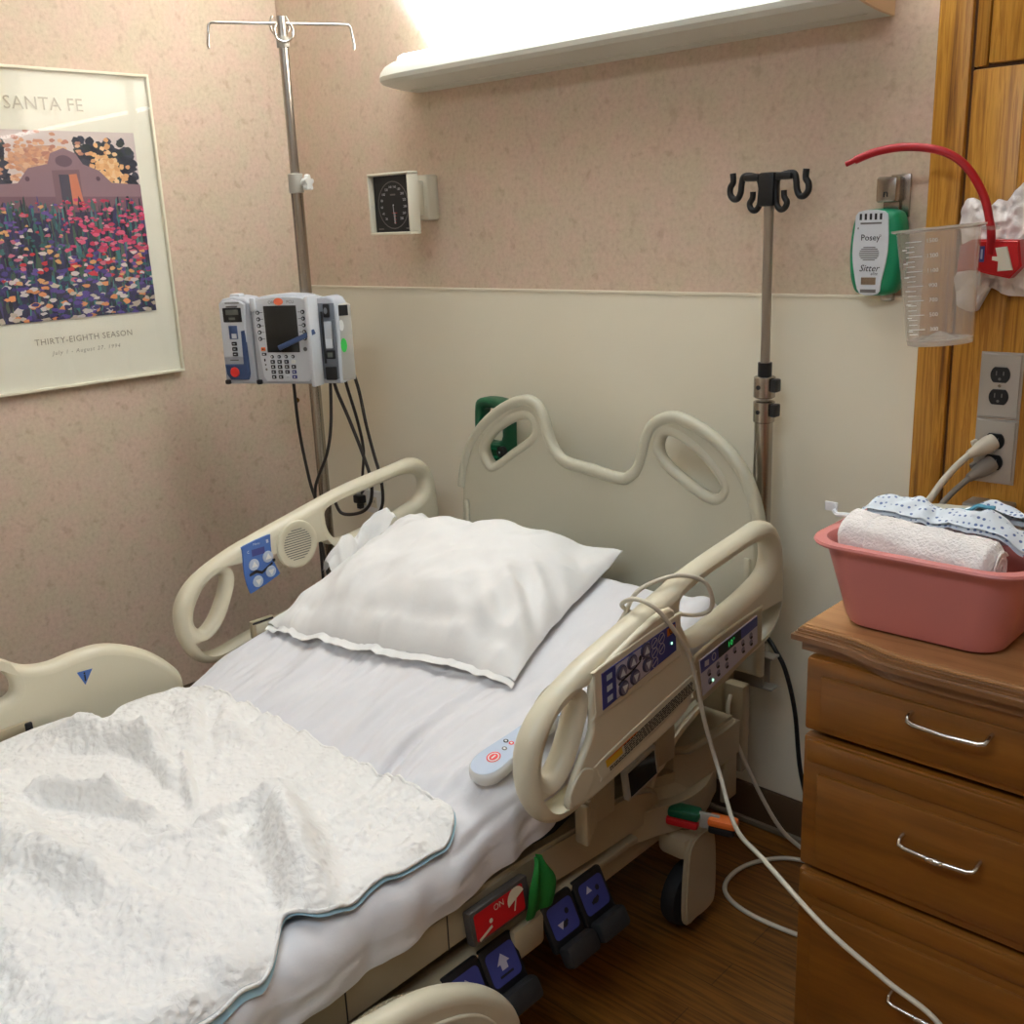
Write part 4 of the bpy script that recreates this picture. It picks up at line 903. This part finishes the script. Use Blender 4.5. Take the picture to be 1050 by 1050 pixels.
# foot side rails
FO = [(-2.02, .40), (-2.05, .52), (-1.98, .63), (-1.80, .665), (-1.55, .665), (-1.38, .66), (-1.31, .645), (-1.276, .625), (-1.252, .607), (-1.227, .595), (-1.19, .589), (-1.14, .593), (-1.089, .591), (-1.039, .574), (-.989, .544), (-.949, .505), (-.925, .468), (-.925, .42), (-.96, .385), (-1.05, .37), (-1.5, .36), (-1.9, .36)]
FH = [(-1.30, .613), (-1.276, .592), (-1.268, .572), (-1.276, .551), (-1.31, .545), (-1.42, .545), (-1.45, .575), (-1.43, .607)]
fr = Fr((XL, 0, 0), (0, 1, 0), (0, 0, 1))
fl = MB().plate(smooth_loop(FO, 5), [smooth_loop(FH, 5)], fr, .044, .018, 'cream', 4).build('side_rail', bed); plabel(fl, 'left foot side rail with blue triangle')
tf = Fr((XL+.0225, 0, 0), (0, 1, 0), (0, 0, 1))
plabel(MB().poly(tf, [(-1.149, .557), (-1.136, .526), (-1.117, .555)], 'blue', .0008).rect(tf, -1.1345, .541, .003, .014, 'ink', .0012).oval(tf, -1.1345, .551, .002, .002, 'ink', .0012).build('triangle_sticker', fl), 'blue triangle sticker')
MB().box((XL+.022, -1.31, .478), (.012, .11, .036), 'cream2', .004).box((XL+.029, -1.258, .482), (.008, .014, .024), 'ink', .003).build('latch', fl)
# right foot rail is lowered: same shape dropped and hanging below the mattress edge
RF = [(-2.02, .10), (-2.05, .22), (-1.98, .34), (-1.6, .375), (-1.35, .375), (-1.22, .357), (-1.175, .350), (-1.12, .333), (-1.063, .303), (-1.014, .264), (-.979, .219), (-.962, .173), (-.965, .12), (-1.0, .085), (-1.1, .07), (-1.9, .07)]
fr = Fr((1.715, 0, 0), (0, 1, 0), (0, 0, 1))
fr_ = MB().plate(smooth_loop(RF, 5), [], fr, .044, .02, 'cream', 4).build('side_rail', bed); plabel(fr_, 'lowered right foot side rail')
MB().plate(smooth_loop([(-1.5, .33), (-1.22, .315), (-1.14, .30), (-1.08, .275), (-1.04, .24), (-1.02, .2), (-1.03, .14), (-1.06, .11), (-1.5, .10)], 4), [], fr.sub(0, 0, .0225), .008, .004, 'cream').build('raised_block', fr_)
# frame, deck, base
MB().box((1.197, -1.45, .332), (.80, 1.1, .03), 'darkcloth', .004).build('deck', bed)
hdk = Fr((1.197, -.60, .425), (1, 0, 0), (0, .97, .23)); MB().box((0, 0, -.03), (.83, .70, .02), 'darkcloth', .004, hdk).build('head_deck', bed)
BO = [(-2.0, .29), (-2.0, .362), (-1.0, .362), (-.80, .358), (-.66, .348), (-.58, .352), (-.50, .335), (-.455, .305), (-.46, .262), (-.53, .258), (-.65, .264), (-.80, .276), (-1.0, .290)]
for x in (.775, 1.594):
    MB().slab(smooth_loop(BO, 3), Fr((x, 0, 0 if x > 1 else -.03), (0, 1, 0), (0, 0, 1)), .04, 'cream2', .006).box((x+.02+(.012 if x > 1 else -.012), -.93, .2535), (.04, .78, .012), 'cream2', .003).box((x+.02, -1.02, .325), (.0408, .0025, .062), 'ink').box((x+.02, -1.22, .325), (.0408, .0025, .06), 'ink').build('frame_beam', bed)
for x in (.80, 1.60):
    MB().box((x, -1.1, .215), (.05, 1.5, .05), 'cream2', .006).build('base_beam', bed)
MB().box((1.652, -.862, .235), (.018, .075, .062), 'cream2', .01).build('pedal_cover', bed)
MB().box((1.2, -.42, .215), (.78, .06, .05), 'cream2', .006).build('cross_beam', bed); MB().box((1.2, -1.8, .215), (.78, .06, .05), 'cream2', .006).build('cross_beam', bed)
MB().box((1.2, -1.1, .225), (.5, 1.0, .08), 'darkcloth', .006).build('actuator_tray', bed)
# head-end base cover
cov = [(1.50, -.24), (1.62, -.24), (1.655, -.30), (1.672, -.36), (1.668, -.42), (1.645, -.475), (1.62, -.54), (1.58, -.585), (1.50, -.59)]
step = [(1.46, -.19), (1.652, -.19), (1.655, -.26), (1.652, -.375), (1.63, -.40), (1.46, -.40)]
for mir in (0, 1):
    fx = (lambda P: [(2.4-x, y) for x, y in P][::-1]) if mir else (lambda P: P)
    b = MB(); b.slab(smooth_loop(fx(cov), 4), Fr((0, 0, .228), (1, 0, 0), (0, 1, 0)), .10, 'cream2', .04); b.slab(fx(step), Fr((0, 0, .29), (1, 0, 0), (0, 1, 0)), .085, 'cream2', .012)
    b.build('base_cover', bed)
MB().slab(smooth_loop([(-.57, .435), (-.50, .425), (-.44, .45), (-.36, .475), (-.36, .455), (-.44, .425), (-.49, .385), (-.55, .385)], 3), Fr((1.63, 0, 0), (0, 1, 0), (0, 0, 1)), .04, 'cream', .006).build('rail_bracket', bed)
MB().box((1.645, -.22, .25), (.012, .05, .12), 'cream2', .004).box((1.625, -.16, .33), (.05, .03, .20), 'cream2', .006).build('corner_plate', bed)
def caster(x, y, s):
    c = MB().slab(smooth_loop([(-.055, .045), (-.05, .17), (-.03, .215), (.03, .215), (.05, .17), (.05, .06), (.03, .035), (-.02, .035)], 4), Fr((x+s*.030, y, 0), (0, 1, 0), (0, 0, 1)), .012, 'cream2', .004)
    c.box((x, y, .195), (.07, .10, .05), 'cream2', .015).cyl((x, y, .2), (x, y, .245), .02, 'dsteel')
    c_ = c.build('caster', bed)
    MB().lathe([(0, -.02), (.05, -.02), (.063, -.015), (.066, -.006), (.066, .006), (.063, .015), (.05, .02), (0, .02)], (x-s*.0, y, .0665), 'rubber', (1, 0, 0), 32).build('wheel', c_)
for x, y, s in ((1.657, -.40, 1), (.745, -.42, -1), (1.62, -1.85, 1), (.78, -1.85, -1)): caster(x, y, s)
# brake lever, green over orange with a steel bar
bf = Fr((1.565, -.475, .272), V((.95, .31, -.03)), (0, 0, 1))
bl = MB().box((.165, 0, 0), (.05, .032, .008), 'greymetal', .002, Fr(bf.o, bf.u, bf.v)).build('brake_lever', bed)
plabel(MB().box((.122, .008, -.0), (.062, .019, .034), 'dgreen', .006, bf).box((.196, -.010, 0), (.05, .016, .03), 'black', .005, bf).build('brake_pad', bl), 'dark green pad')
plabel(MB().box((.120, -.010, .0), (.064, .018, .036), 'red', .006, bf).box((.197, .005, 0), (.056, .016, .032), 'orange', .006, bf).build('release_pad', bl), 'orange pad')
# foot pedals with blue icon plates
for y, kind in ((-.700, 'head'), (-.785, 'headdown'), (-.935, 'up'), (-1.015, 'down')):
    pfm = Fr((1.664, y+.004, .224), (0, 1, 0), V((-.45, 0, .9)))
    p = MB().box((0, 0, -.006), (.082, .088, .014), 'black', .008, pfm).box((.002, -.052, .012), (.078, .04, .03), 'rubber', .01, pfm).build('pedal', bed)
    b = MB().rect(pfm, 0, .004, .064, .056, 'dblue', .0015, .009); f = pfm
    if kind in ('head', 'headdown'):
        s = 1 if kind == 'head' else -1
        b.oval(f, .012, .012, .005, .005, 'ink', .002); b.line(f, (-.012, -.008), (.008, -.002), .006, 'ink', .002); b.oval(f, -.002, -.006, .008, .005, 'ink', .0021)
        b.poly(f, [(-.010-.008, .006*s+.006), (-.010+.008, .006*s+.006), (-.010, .006+.018*s)][::s], 'lilac', .0022)
    else:
        b.poly(f, [(-.014, .006), (.014, .006), (0, .022)], 'lilac', .002).rect(f, 0, .001, .014, .010, 'lilac', .002).rect(f, 0, -.012, .03, .004, 'ink', .002)
    plabel(b.build('icon_plate', p), 'blue icon plate')
# socket box on the head end and corrugated hose
b = MB().box((1.61, -.105, .482), (.15, .03, .006), 'greymetal', .002).box((1.60, -.118, .447), (.13, .004, .075), 'greymetal', .002).box((1.60, -.092, .447), (.13, .004, .075), 'greymetal', .002).box((1.61, -.105, .412), (.15, .03, .006), 'greymetal', .002).box((1.56, -.105, .447), (.03, .02, .05), 'black', .004)
plabel(b.build('socket_box', bed), 'grey metal pole socket box')
MB().cyl((PX, -.07, .405), (PX, -.07, .495), .024, 'dsteel', 20).build('pole_socket', bed)
MB().box((1.26, -.13, .36), (.64, .05, .12), 'cream2', .01).build('head_bracket', bed)
for x in (.9, 1.58): MB().box((x, -.16, .32), (.05, .05, .24), 'cream2', .006).build('head_post', bed)
hp = smooth_loop([(1.668, -1.30, .30), (1.664, -1.22, .308), (1.662, -1.16, .300), (1.662, -1.10, .278), (1.655, -1.05, .25)], 14, closed=False)
MB().tube(hp, [.0105 if i % 2 else .0085 for i in range(len(hp))], 'cream2', 12).build('corrugated_hose', bed)
# foot end board, beyond the picture's edge
MB().box((1.2, -2.13, .55), (.90, .03, .45), 'hboard', .012).build('footboard', bed)

# red alarm box with strap under the sheet edge
t = thing('alarm_box', 'dark grey box with red label and green strap under the sheet edge', 'alarm box', (1.65, -.92, .32))
af = Fr((1.653, -.925, .322), (0, 1, 0), V((-.15, 0, .98)))
MB().box((0, 0, -.003), (.135, .058, .018), 'boxgrey', .004, af).build('box_body', t)
b = MB().rect(af, -.004, .0, .112, .046, 'red', .0066, .004); f = af.sub(0, 0, .0068)
b.poly(f, [(.034+.020*math.cos(PI*i/10+.35), .004+.020*math.sin(PI*i/10+.35)) for i in range(11)], 'palelabel').line(f, (.034, .006), (.027, -.014), .003, 'palelabel').text('ON', f.sub(-.005, .013), .015, 'palelabel').line(f, (-.055, -.022), (-.025, -.012), .005, 'palelabel').oval(f, -.026, -.0025, .004, .004, 'palelabel')
plabel(b.build('red_label', t), 'red label with white marks')
def strap(u, v):
    w = (u-.5)*(.014+.05*sst(0, .55, v)); y = -.835+w-.004*v; z = .378-.105*v
    return V((1.660+.010*math.sin(v*3)+.004*math.sin(u*9), y, z))
plabel(MB().grid(strap, 10, 14, 'strap').grid(lambda u, v: strap(u, v)+V((-.003, 0, 0)), 10, 14, 'strap').build('strap', t), 'green strap')

# ------------------------------------------------------------------ mattress in its fitted sheet
def mtop(y):
    # crown height along the bed: flat, then the raised head section
    k = sst(-1.10, -.84, y)
    flat = .462; rise = .468+.235*(y+1.02)
    return flat*(1-k)+rise*k if y < -.84 else rise
XA, XB = .752, 1.648
def wr(x, y):
    # pulled wrinkles running along the bed, strongest below the pillow, plus soft creases
    a = math.exp(-((y+.84)/.17)**2)
    w1 = nz(x*5, y*3)*.9
    h = .018*a*nz(x*30+w1*2.2, y*4.5, 1)+.009*a*nz(x*62+w1*4, y*7, 4)+.006*nz(x*15+y*4, y*3.5, 6)
    h += .013*math.exp(-((x-1.60)/.12)**2)*nz(x*20-y*7, y*20, 2)+.003*fbm(x*16, y*10, 5)
    return h
def sheet(u, v):
    y = -2.10+v*(1.88); zt = mtop(y); ye = y
    c = .055
    segs = .13; drop = .046+.006*nz(y*7, 3)-.004*math.sin(y*11)+.022*math.exp(-((y+.82)/.12)**2)
    L = [drop, c*PI/2, (XB-XA-2*c), c*PI/2, drop]; s = u*sum(L)
    if s < L[0]: p = V((XB+.004*nz(y*14, s*60), ye, zt-c-drop+s)); nrm = V((1, 0, 0)); p.x += .005*(1-s/drop)*nz(y*9, 1, 2)-.003*(1-s/drop)**2
    elif s < L[0]+L[1]:
        w = (s-L[0])/c; p = V((XB-c+c*math.cos(w), ye, zt-c+c*math.sin(w))); nrm = V((math.cos(w), 0, math.sin(w)))
    elif s < sum(L[:3]):
        d = s-L[0]-L[1]; p = V((XB-c-d, ye, zt)); nrm = V((0, 0, 1))
    elif s < sum(L[:4]):
        w = PI/2+(s-sum(L[:3]))/c; p = V((XA+c+c*math.cos(w), ye, zt-c+c*math.sin(w))); nrm = V((math.cos(w), 0, math.sin(w)))
    else:
        d = s-sum(L[:4]); p = V((XA, ye, zt-c-d)); nrm = V((-1, 0, 0))
    p += nrm*wr(p.x, y)
    # rounded head end
    e = sst(-.30, -.22, y); p.z -= .05*e*e; p.z = max(p.z, zt-.15)
    # gathered corner near the right head end
    p.z += .03*math.exp(-((p.x-1.63)/.035)**2-((y+.27)/.05)**2)
    return p
def msurf(x, y):
    c = .055; z = mtop(y)
    if x > XB-c: z -= c-math.sqrt(max(0, c*c-min(c, x-(XB-c))**2))
    return z+wr(x, y)
b = MB(); b.grid(sheet, 260, 330, 'sheet')
hd_ = [sheet(i/60, 1) for i in range(61)]; b.add([p for p in hd_]+[V((p.x, p.y+.002, mtop(-.22)-.12)) for p in hd_], [(i, i+1, 61+i+1, 61+i) for i in range(60)], 'sheet')
b.add([V((XA+.02, -2.1, .366)), V((XB-.03, -2.1, .366)), V((XB-.03, -1.0, .372)), V((XA+.02, -1.0, .372)), V((XB-.03, -.22, .535)), V((XA+.02, -.22, .535))], [(0, 1, 2, 3), (3, 2, 4, 5)], 'sheet')
b.build('mattress', None, 60, tagv=('mattress in a wrinkled white fitted sheet on the bed', 'mattress'))

# ------------------------------------------------------------------ pillow
def pil(u, v, top):
    L, F_, RB, BL = V((.800, -.752)), V((1.452, -.655)), V((1.372, -.215)), V((.765, -.325))
    u = max(0., min(1., u)); v = max(0., min(1., v)); au, av = 2*u-1, 2*v-1
    pin = .045
    uu = u+pin*(.5-u)*2*0 ; p = L.lerp(F_, u).lerp(BL.lerp(RB, u), v)
    c = (L+F_+RB+BL)/4; d = p-c
    p = c + d*(1-.05*(1-abs(au)**2)*abs(av)**3-.05*(1-abs(av)**2)*abs(au)**3)
    prof = ((1-abs(au)**2.6)**.62)*((1-abs(av)**2.6)**.62)
    wrk = .016*nz(p.x*8+p.y*4, p.y*6, 3)-.020*abs(nz(p.x*9-p.y*5, p.y*5+p.x*4, 9))+.006*nz(p.x*24, p.y*18, 2)-.010*abs(nz(p.x*4+p.y*11, p.x*13-p.y*5, 5))
    # creases pulled from the right corner and along the near edge
    q = (p.x-1.38)*.55+(p.y+.50)*.85; wrk += .014*math.exp(-((p.x-1.36)/.085)**2-((p.y+.52)/.10)**2)*math.sin(q*95)
    wrk += .007*math.exp(-((v-.16)/.10)**2)*math.sin(u*26+3*nz(u*6, v*4))*.5 - .007*math.exp(-((v-.10)/.035)**2)
    wrk += .018*math.exp(-((u-.10)/.12)**2-((v-.88)/.14)**2)*nz(p.x*34, p.y*30, 4)
    base = msurf(p.x, p.y)+.006
    edge = 1-prof
    th = .126*prof
    if top:
        z = base+.012+th*(1.0)+wrk*min(1, prof*2.2+.15)
        z += .035*math.exp(-((u-.05)/.14)**2-((v-.95)/.16)**2)+.014*math.exp(-((u-.98)/.07)**2-((v-.98)/.07)**2)
    else:
        z = base+.010*edge+.035*math.exp(-((u-.05)/.14)**2-((v-.95)/.16)**2)*edge**2+.014*math.exp(-((u-.98)/.07)**2-((v-.98)/.07)**2)
    return V((p.x, p.y, z))
pw = thing('pillow', 'plump pillow in a creased white pillowcase on the raised bed head', 'pillow', (1.12, -.5, .55))
MB().grid(lambda u, v: pil(u, v, True), 130, 110, 'pcase').grid(lambda u, v: pil(u, v, False), 60, 50, 'pcase').build('pillowcase', pw, 80)
def flange(u, v):
    a = pil(u, .004, True); out = V((.13, -.99, 0)).normalized()
    return a + out*(.004+.020*v)*(.55+.45*math.sin(PI*min(1, u*1.02)))*1. + V((0, 0, -.007+.006*math.sin(u*9)*.4-.006*v))
MB().grid(flange, 80, 5, 'pcase').build('seam_edge', pw, 80)
def flap(u, v):
    a = pil(.015+.02*math.sin(u*9), .45+.53*u, True); h = .075*math.sin(PI*(.15+.8*u))**.7
    w = V((-.02-.045*v*(1-.2*u), .01*nz(u*9, v*3), 0))
    return a+w+V((0, 0, -.028*v+h*math.sin(PI*v*.8)*.9+.012*nz(u*7, v*4, 6)))
plabel(MB().grid(flap, 50, 20, 'pcase').grid(lambda u, v: flap(u, v)+V((.004, 0, -.004)), 50, 20, 'pcase').build('open_end', pw, 80), 'crumpled open end of the pillowcase')

# ------------------------------------------------------------------ quilted under-pad with blue backing
RID = [  # ridges and valleys: x0, y0, x1, y1, width, height
    (.88, -1.00, 1.02, -1.06, .030, .022), (.935, -.985, 1.10, -1.10, .016, -.020), (.96, -.965, 1.09, -1.03, .022, .018), (1.0, -.97, 1.12, -1.0, .014, -.012),
    (.80, -1.235, 1.00, -1.15, .034, .042), (.99, -1.15, 1.13, -1.185, .020, .020), (.95, -1.21, 1.19, -1.225, .030, -.012), (1.08, -1.13, 1.24, -1.205, .010, .016), (1.09, -1.11, 1.26, -1.20, .010, -.014),
    (1.00, -1.35, 1.12, -1.285, .022, .030), (1.12, -1.285, 1.28, -1.262, .018, .022), (1.03, -1.375, 1.17, -1.315, .022, -.014), (1.17, -1.30, 1.32, -1.235, .014, -.012), (1.30, -1.235, 1.33, -1.07, .014, .018), (1.36, -1.22, 1.36, -1.08, .014, -.014),
    (1.35, -1.12, 1.62, -1.238, .036, .052), (1.42, -1.22, 1.61, -1.30, .030, -.008), (1.28, -1.34, 1.34, -1.22, .012, .012),
    (1.10, -1.45, 1.30, -1.40, .045, .030), (1.20, -1.46, 1.46, -1.37, .03, .020), (1.38, -1.43, 1.60, -1.39, .035, .014), (.9, -1.40, 1.05, -1.45, .05, .025), (1.15, -1.54, 1.55, -1.56, .05, .022), (.9, -1.62, 1.3, -1.66, .06, .025)]
def segd(x, y, s):
    ax, ay, bx, by = s[:4]; dx, dy = bx-ax, by-ay; t_ = max(0, min(1, ((x-ax)*dx+(y-ay)*dy)/(dx*dx+dy*dy)))
    return math.hypot(x-ax-t_*dx, y-ay-t_*dy), t_
def padh(x, y):
    h = 0
    for s in RID:
        d, t_ = segd(x, y, s); h += 1.3*s[5]*math.exp(-(d/s[4])**2)*(.55+.45*math.sin(PI*(.15+.7*t_)))
    h += .012*nz(x*6, y*6, 2)+.010*nz(x*13, y*13, 7)
    d2 = nz(x*20, y*20, 11)*.6
    h += .0060*nz(x*38+d2, y*38, 3)-.0050*abs(nz(x*52+d2*2, y*46, 8))+.0030*nz(x*95, y*90, 1)
    return h
def pade(y):
    return (.785-.035*sst(-1.12, -1.2, y)+.014*nz(y*6, 4)+.03*math.exp(-((y+1.14)/.03)**2), 1.622+.006*nz(y*8, 1)-.030*math.exp(-((y+1.275)/.030)**2)+.018*sst(-1.29, -1.36, y))
def padp(u, v, grow=0., lift=0.):
    # superellipse-rounded corners
    y0, y1 = -.952+grow, -2.0
    cu_, cv_ = 2*u-1, 2*v-1
    y = y0+(y1-y0)*v
    xl, xr = pade(y)
    ins = .07*(1-min(1, v/.065)**.5)**2 if v < .065 else 0
    xl += ins-grow; xr -= ins-grow
    x = xl+(xr-xl)*u
    # soft wave of the head edge
    y += (.006*nz(x*7, 2)-.012*math.exp(-((x-.80)/.05)**2)*1)*(1-v)**6
    zb = msurf(x, y)+.016
    eg = min(1, min(u, 1-u)*9, v*14); eg = .12+.88*eg
    h = max(-.002, padh(x, y))*eg
    if u > .8: h = min(h, .030) if u > .97 else h
    return V((x, y, zb+h+lift))
pd = thing('quilted_pad', 'rumpled white quilted underpad with pale blue backing spread on bed', 'pad', (1.2, -1.4, .46))
MB().grid(lambda u, v: padp(u, v, 0, .004), 300, 340, 'quilt').build('quilted_top', pd, 80)
MB().tube([padp(0, v, .001, .002) for v in [1-i/120 for i in range(121)]]+[padp(u, 0, .001, .002) for u in [i/120 for i in range(1, 120)]]+[padp(1, v, .001, .002) for v in [i/160 for i in range(161)]], .0035, 'quilt', 6).build('bound_edge', pd, 80)
plabel(MB().grid(lambda u, v: padp(u, v, .005, -.003), 200, 220, 'padblue').build('blue_backing', pd, 80), 'pale blue backing')

# ------------------------------------------------------------------ bed remote and its cord
ra = V((1.588, -.898, msurf(1.575, -.88)+.008)); rb = V((1.602, -.655, msurf(1.58, -.66)+.012)); rd = (rb-ra).normalized()
rm_ = thing('bed_remote', 'pale grey nurse call remote lying against the right bed rail', 'remote', tuple(ra))
rf = Fr(ra, V((rd.y, -rd.x, -.10)).normalized(), rd)          # u across, v along, n up
shape = smooth_loop([(-.012, .0), (.012, .0), (.028, .016), (.031, .04), (.026, .08), (.021, .13), (.021, .22), (.014, .245), (-.014, .245), (-.021, .22), (-.021, .13), (-.026, .08), (-.031, .04), (-.028, .016)], 4)
if rf.n.z < 0: rf.n = -rf.n
MB().plate(shape, [], rf.sub(0, 0, .012), .024, .008, 'white').build('case', rm_)
ff = rf.sub(0, 0, .0245)
plabel(MB().poly(ff, [(x*.86, .004+y*.97) for x, y in [(p.x, p.y) for p in shape]], 'lblue', .0004).build('face', rm_), 'pale blue face')
plabel(MB().oval(ff, 0, .045, .0115, .0125, 'white', .0008).ring(ff, 0, .045, .0115, .0125, .0022, 'redbtn', .0012).oval(ff, 0, .045, .0070, .0080, 'redbtn', .0014).rect(ff, 0, .045, .003, .009, 'white', .0018).build('call_button', rm_), 'red nurse call button')
for u, v, m_ in ((0, .07, 'inkgrey'), (-.011, .084, 'ink'), (0, .086, 'redbtn'), (.011, .088, 'redbtn'), (-.01, .15, 'ink'), (.008, .15, 'inkgrey'), (-.01, .17, 'ink'), (.008, .17, 'ink'), (-.01, .19, 'ink'), (.008, .19, 'ink')):
    MB().oval(ff, u, v, .0050, .0042, m_, .0010).oval(ff, u, v, .0024, .0019, 'white', .0014).build('button', rm_)
cord('remote_cord', 'cream call cord looped over right bed rail and trailing across nightstand front', [(1.605, -.648, .625), (1.640, -.63, .67), (1.660, -.595, .725), (1.671, -.575, .762), (1.690, -.545, .779), (1.714, -.505, .784), (1.737, -.468, .768), (1.744, -.450, .735), (1.735, -.442, .705), (1.706, -.446, .690), (1.668, -.475, .694), (1.660, -.55, .712), (1.664, -.605, .748), (1.698, -.615, .770), (1.730, -.602, .758), (1.743, -.57, .715), (1.745, -.53, .662), (1.744, -.50, .60), (1.745, -.47, .50), (1.765, -.452, .40), (1.86, -.55, .37), (1.965, -.64, .398), (2.105, -.715, .388), (2.203, -.725, .355), (2.283, -.73, .328), (2.36, -.75, .25), (2.40, -.80, .1), (2.43, -.85, .006), (2.50, -.92, .006)], .0040, 'cordw')
cord('floor_cord', 'cream cord hanging from the bed head down to the back wall floor', [(1.62, -.175, .405), (1.632, -.20, .362), (1.658, -.16, .235), (1.70, -.11, .10), (1.735, -.07, .035), (1.80, -.055, .008), (1.89, -.055, .007)], .0046, 'cordw')
cord('floor_cord', 'cream cord lying in a wide loop on the wood floor beside nightstand', [(1.905, -.085, .006), (1.80, -.066, .0055), (1.72, -.085, .0055), (1.67, -.145, .0055), (1.655, -.215, .0055), (1.675, -.275, .0055), (1.74, -.305, .0055), (1.84, -.305, .0055), (1.95, -.285, .0055), (1.99, -.28, .0055)], .0050, 'cordw')
cord('floor_cord', 'thin black cord dropping from pole socket box behind nightstand', [(1.645, -.07, .505), (1.672, -.085, .49), (1.70, -.09, .45), (1.722, -.085, .36), (1.735, -.075, .22), (1.765, -.06, .10), (1.82, -.05, .02), (1.90, -.05, .018)], .0048, 'black')

# ------------------------------------------------------------------ lights
def area(name, loc, rot, sx, sy, power, col):
    l = bpy.data.lights.new(name, 'AREA'); l.shape = 'RECTANGLE'; l.size = sx; l.size_y = sy; l.energy = power; l.color = col
    o = bpy.data.objects.new(name, l); COL.objects.link(o); o.location = loc; o.rotation_euler = rot; return o
ol = area('overbed_lamp', (1.21, -.06, 1.798), (PI, 0, 0), 1.14, .09, 47, (.76, .92, 1.08))
ol.data.spread = math.radians(115)
area('fill_lamp', (2.2, -2.3, 2.43), (0, 0, 0), 1.2, .6, 21, (.76, .92, 1.08))  # unseen ceiling fill, added to brighten the pad and front surfaces
w = bpy.data.worlds.new('room_air'); w.use_nodes = True; scn.world = w
w.node_tree.nodes['Background'].inputs[0].default_value = (.9, .8, .7, 1); w.node_tree.nodes['Background'].inputs[1].default_value = .02

# ------------------------------------------------------------------ camera
yaw, pitch, roll = -.7587465, .2735408, .042339
f = V((math.sin(yaw)*math.cos(pitch), math.cos(yaw)*math.cos(pitch), -math.sin(pitch)))
r = V((math.cos(yaw), -math.sin(yaw), 0)); d = f.cross(r)
r2 = r*math.cos(roll)+d*math.sin(roll); d2 = d*math.cos(roll)-r*math.sin(roll)
cam = bpy.data.cameras.new('camera'); co_ = bpy.data.objects.new('camera', cam); COL.objects.link(co_)
mw = Matrix((r2, -d2, -f)).transposed().to_4x4(); mw.translation = V((2.67944, -1.937886, 1.388444)); co_.matrix_world = mw
cam.sensor_width = 36; cam.lens = 1069.894/1050*36; cam.clip_start = .02; scn.camera = co_

scn.view_settings.view_transform = 'Standard'; scn.view_settings.look = 'None'; scn.view_settings.gamma = 1; scn.view_settings.use_curve_mapping = False
scn.view_settings.exposure = .07
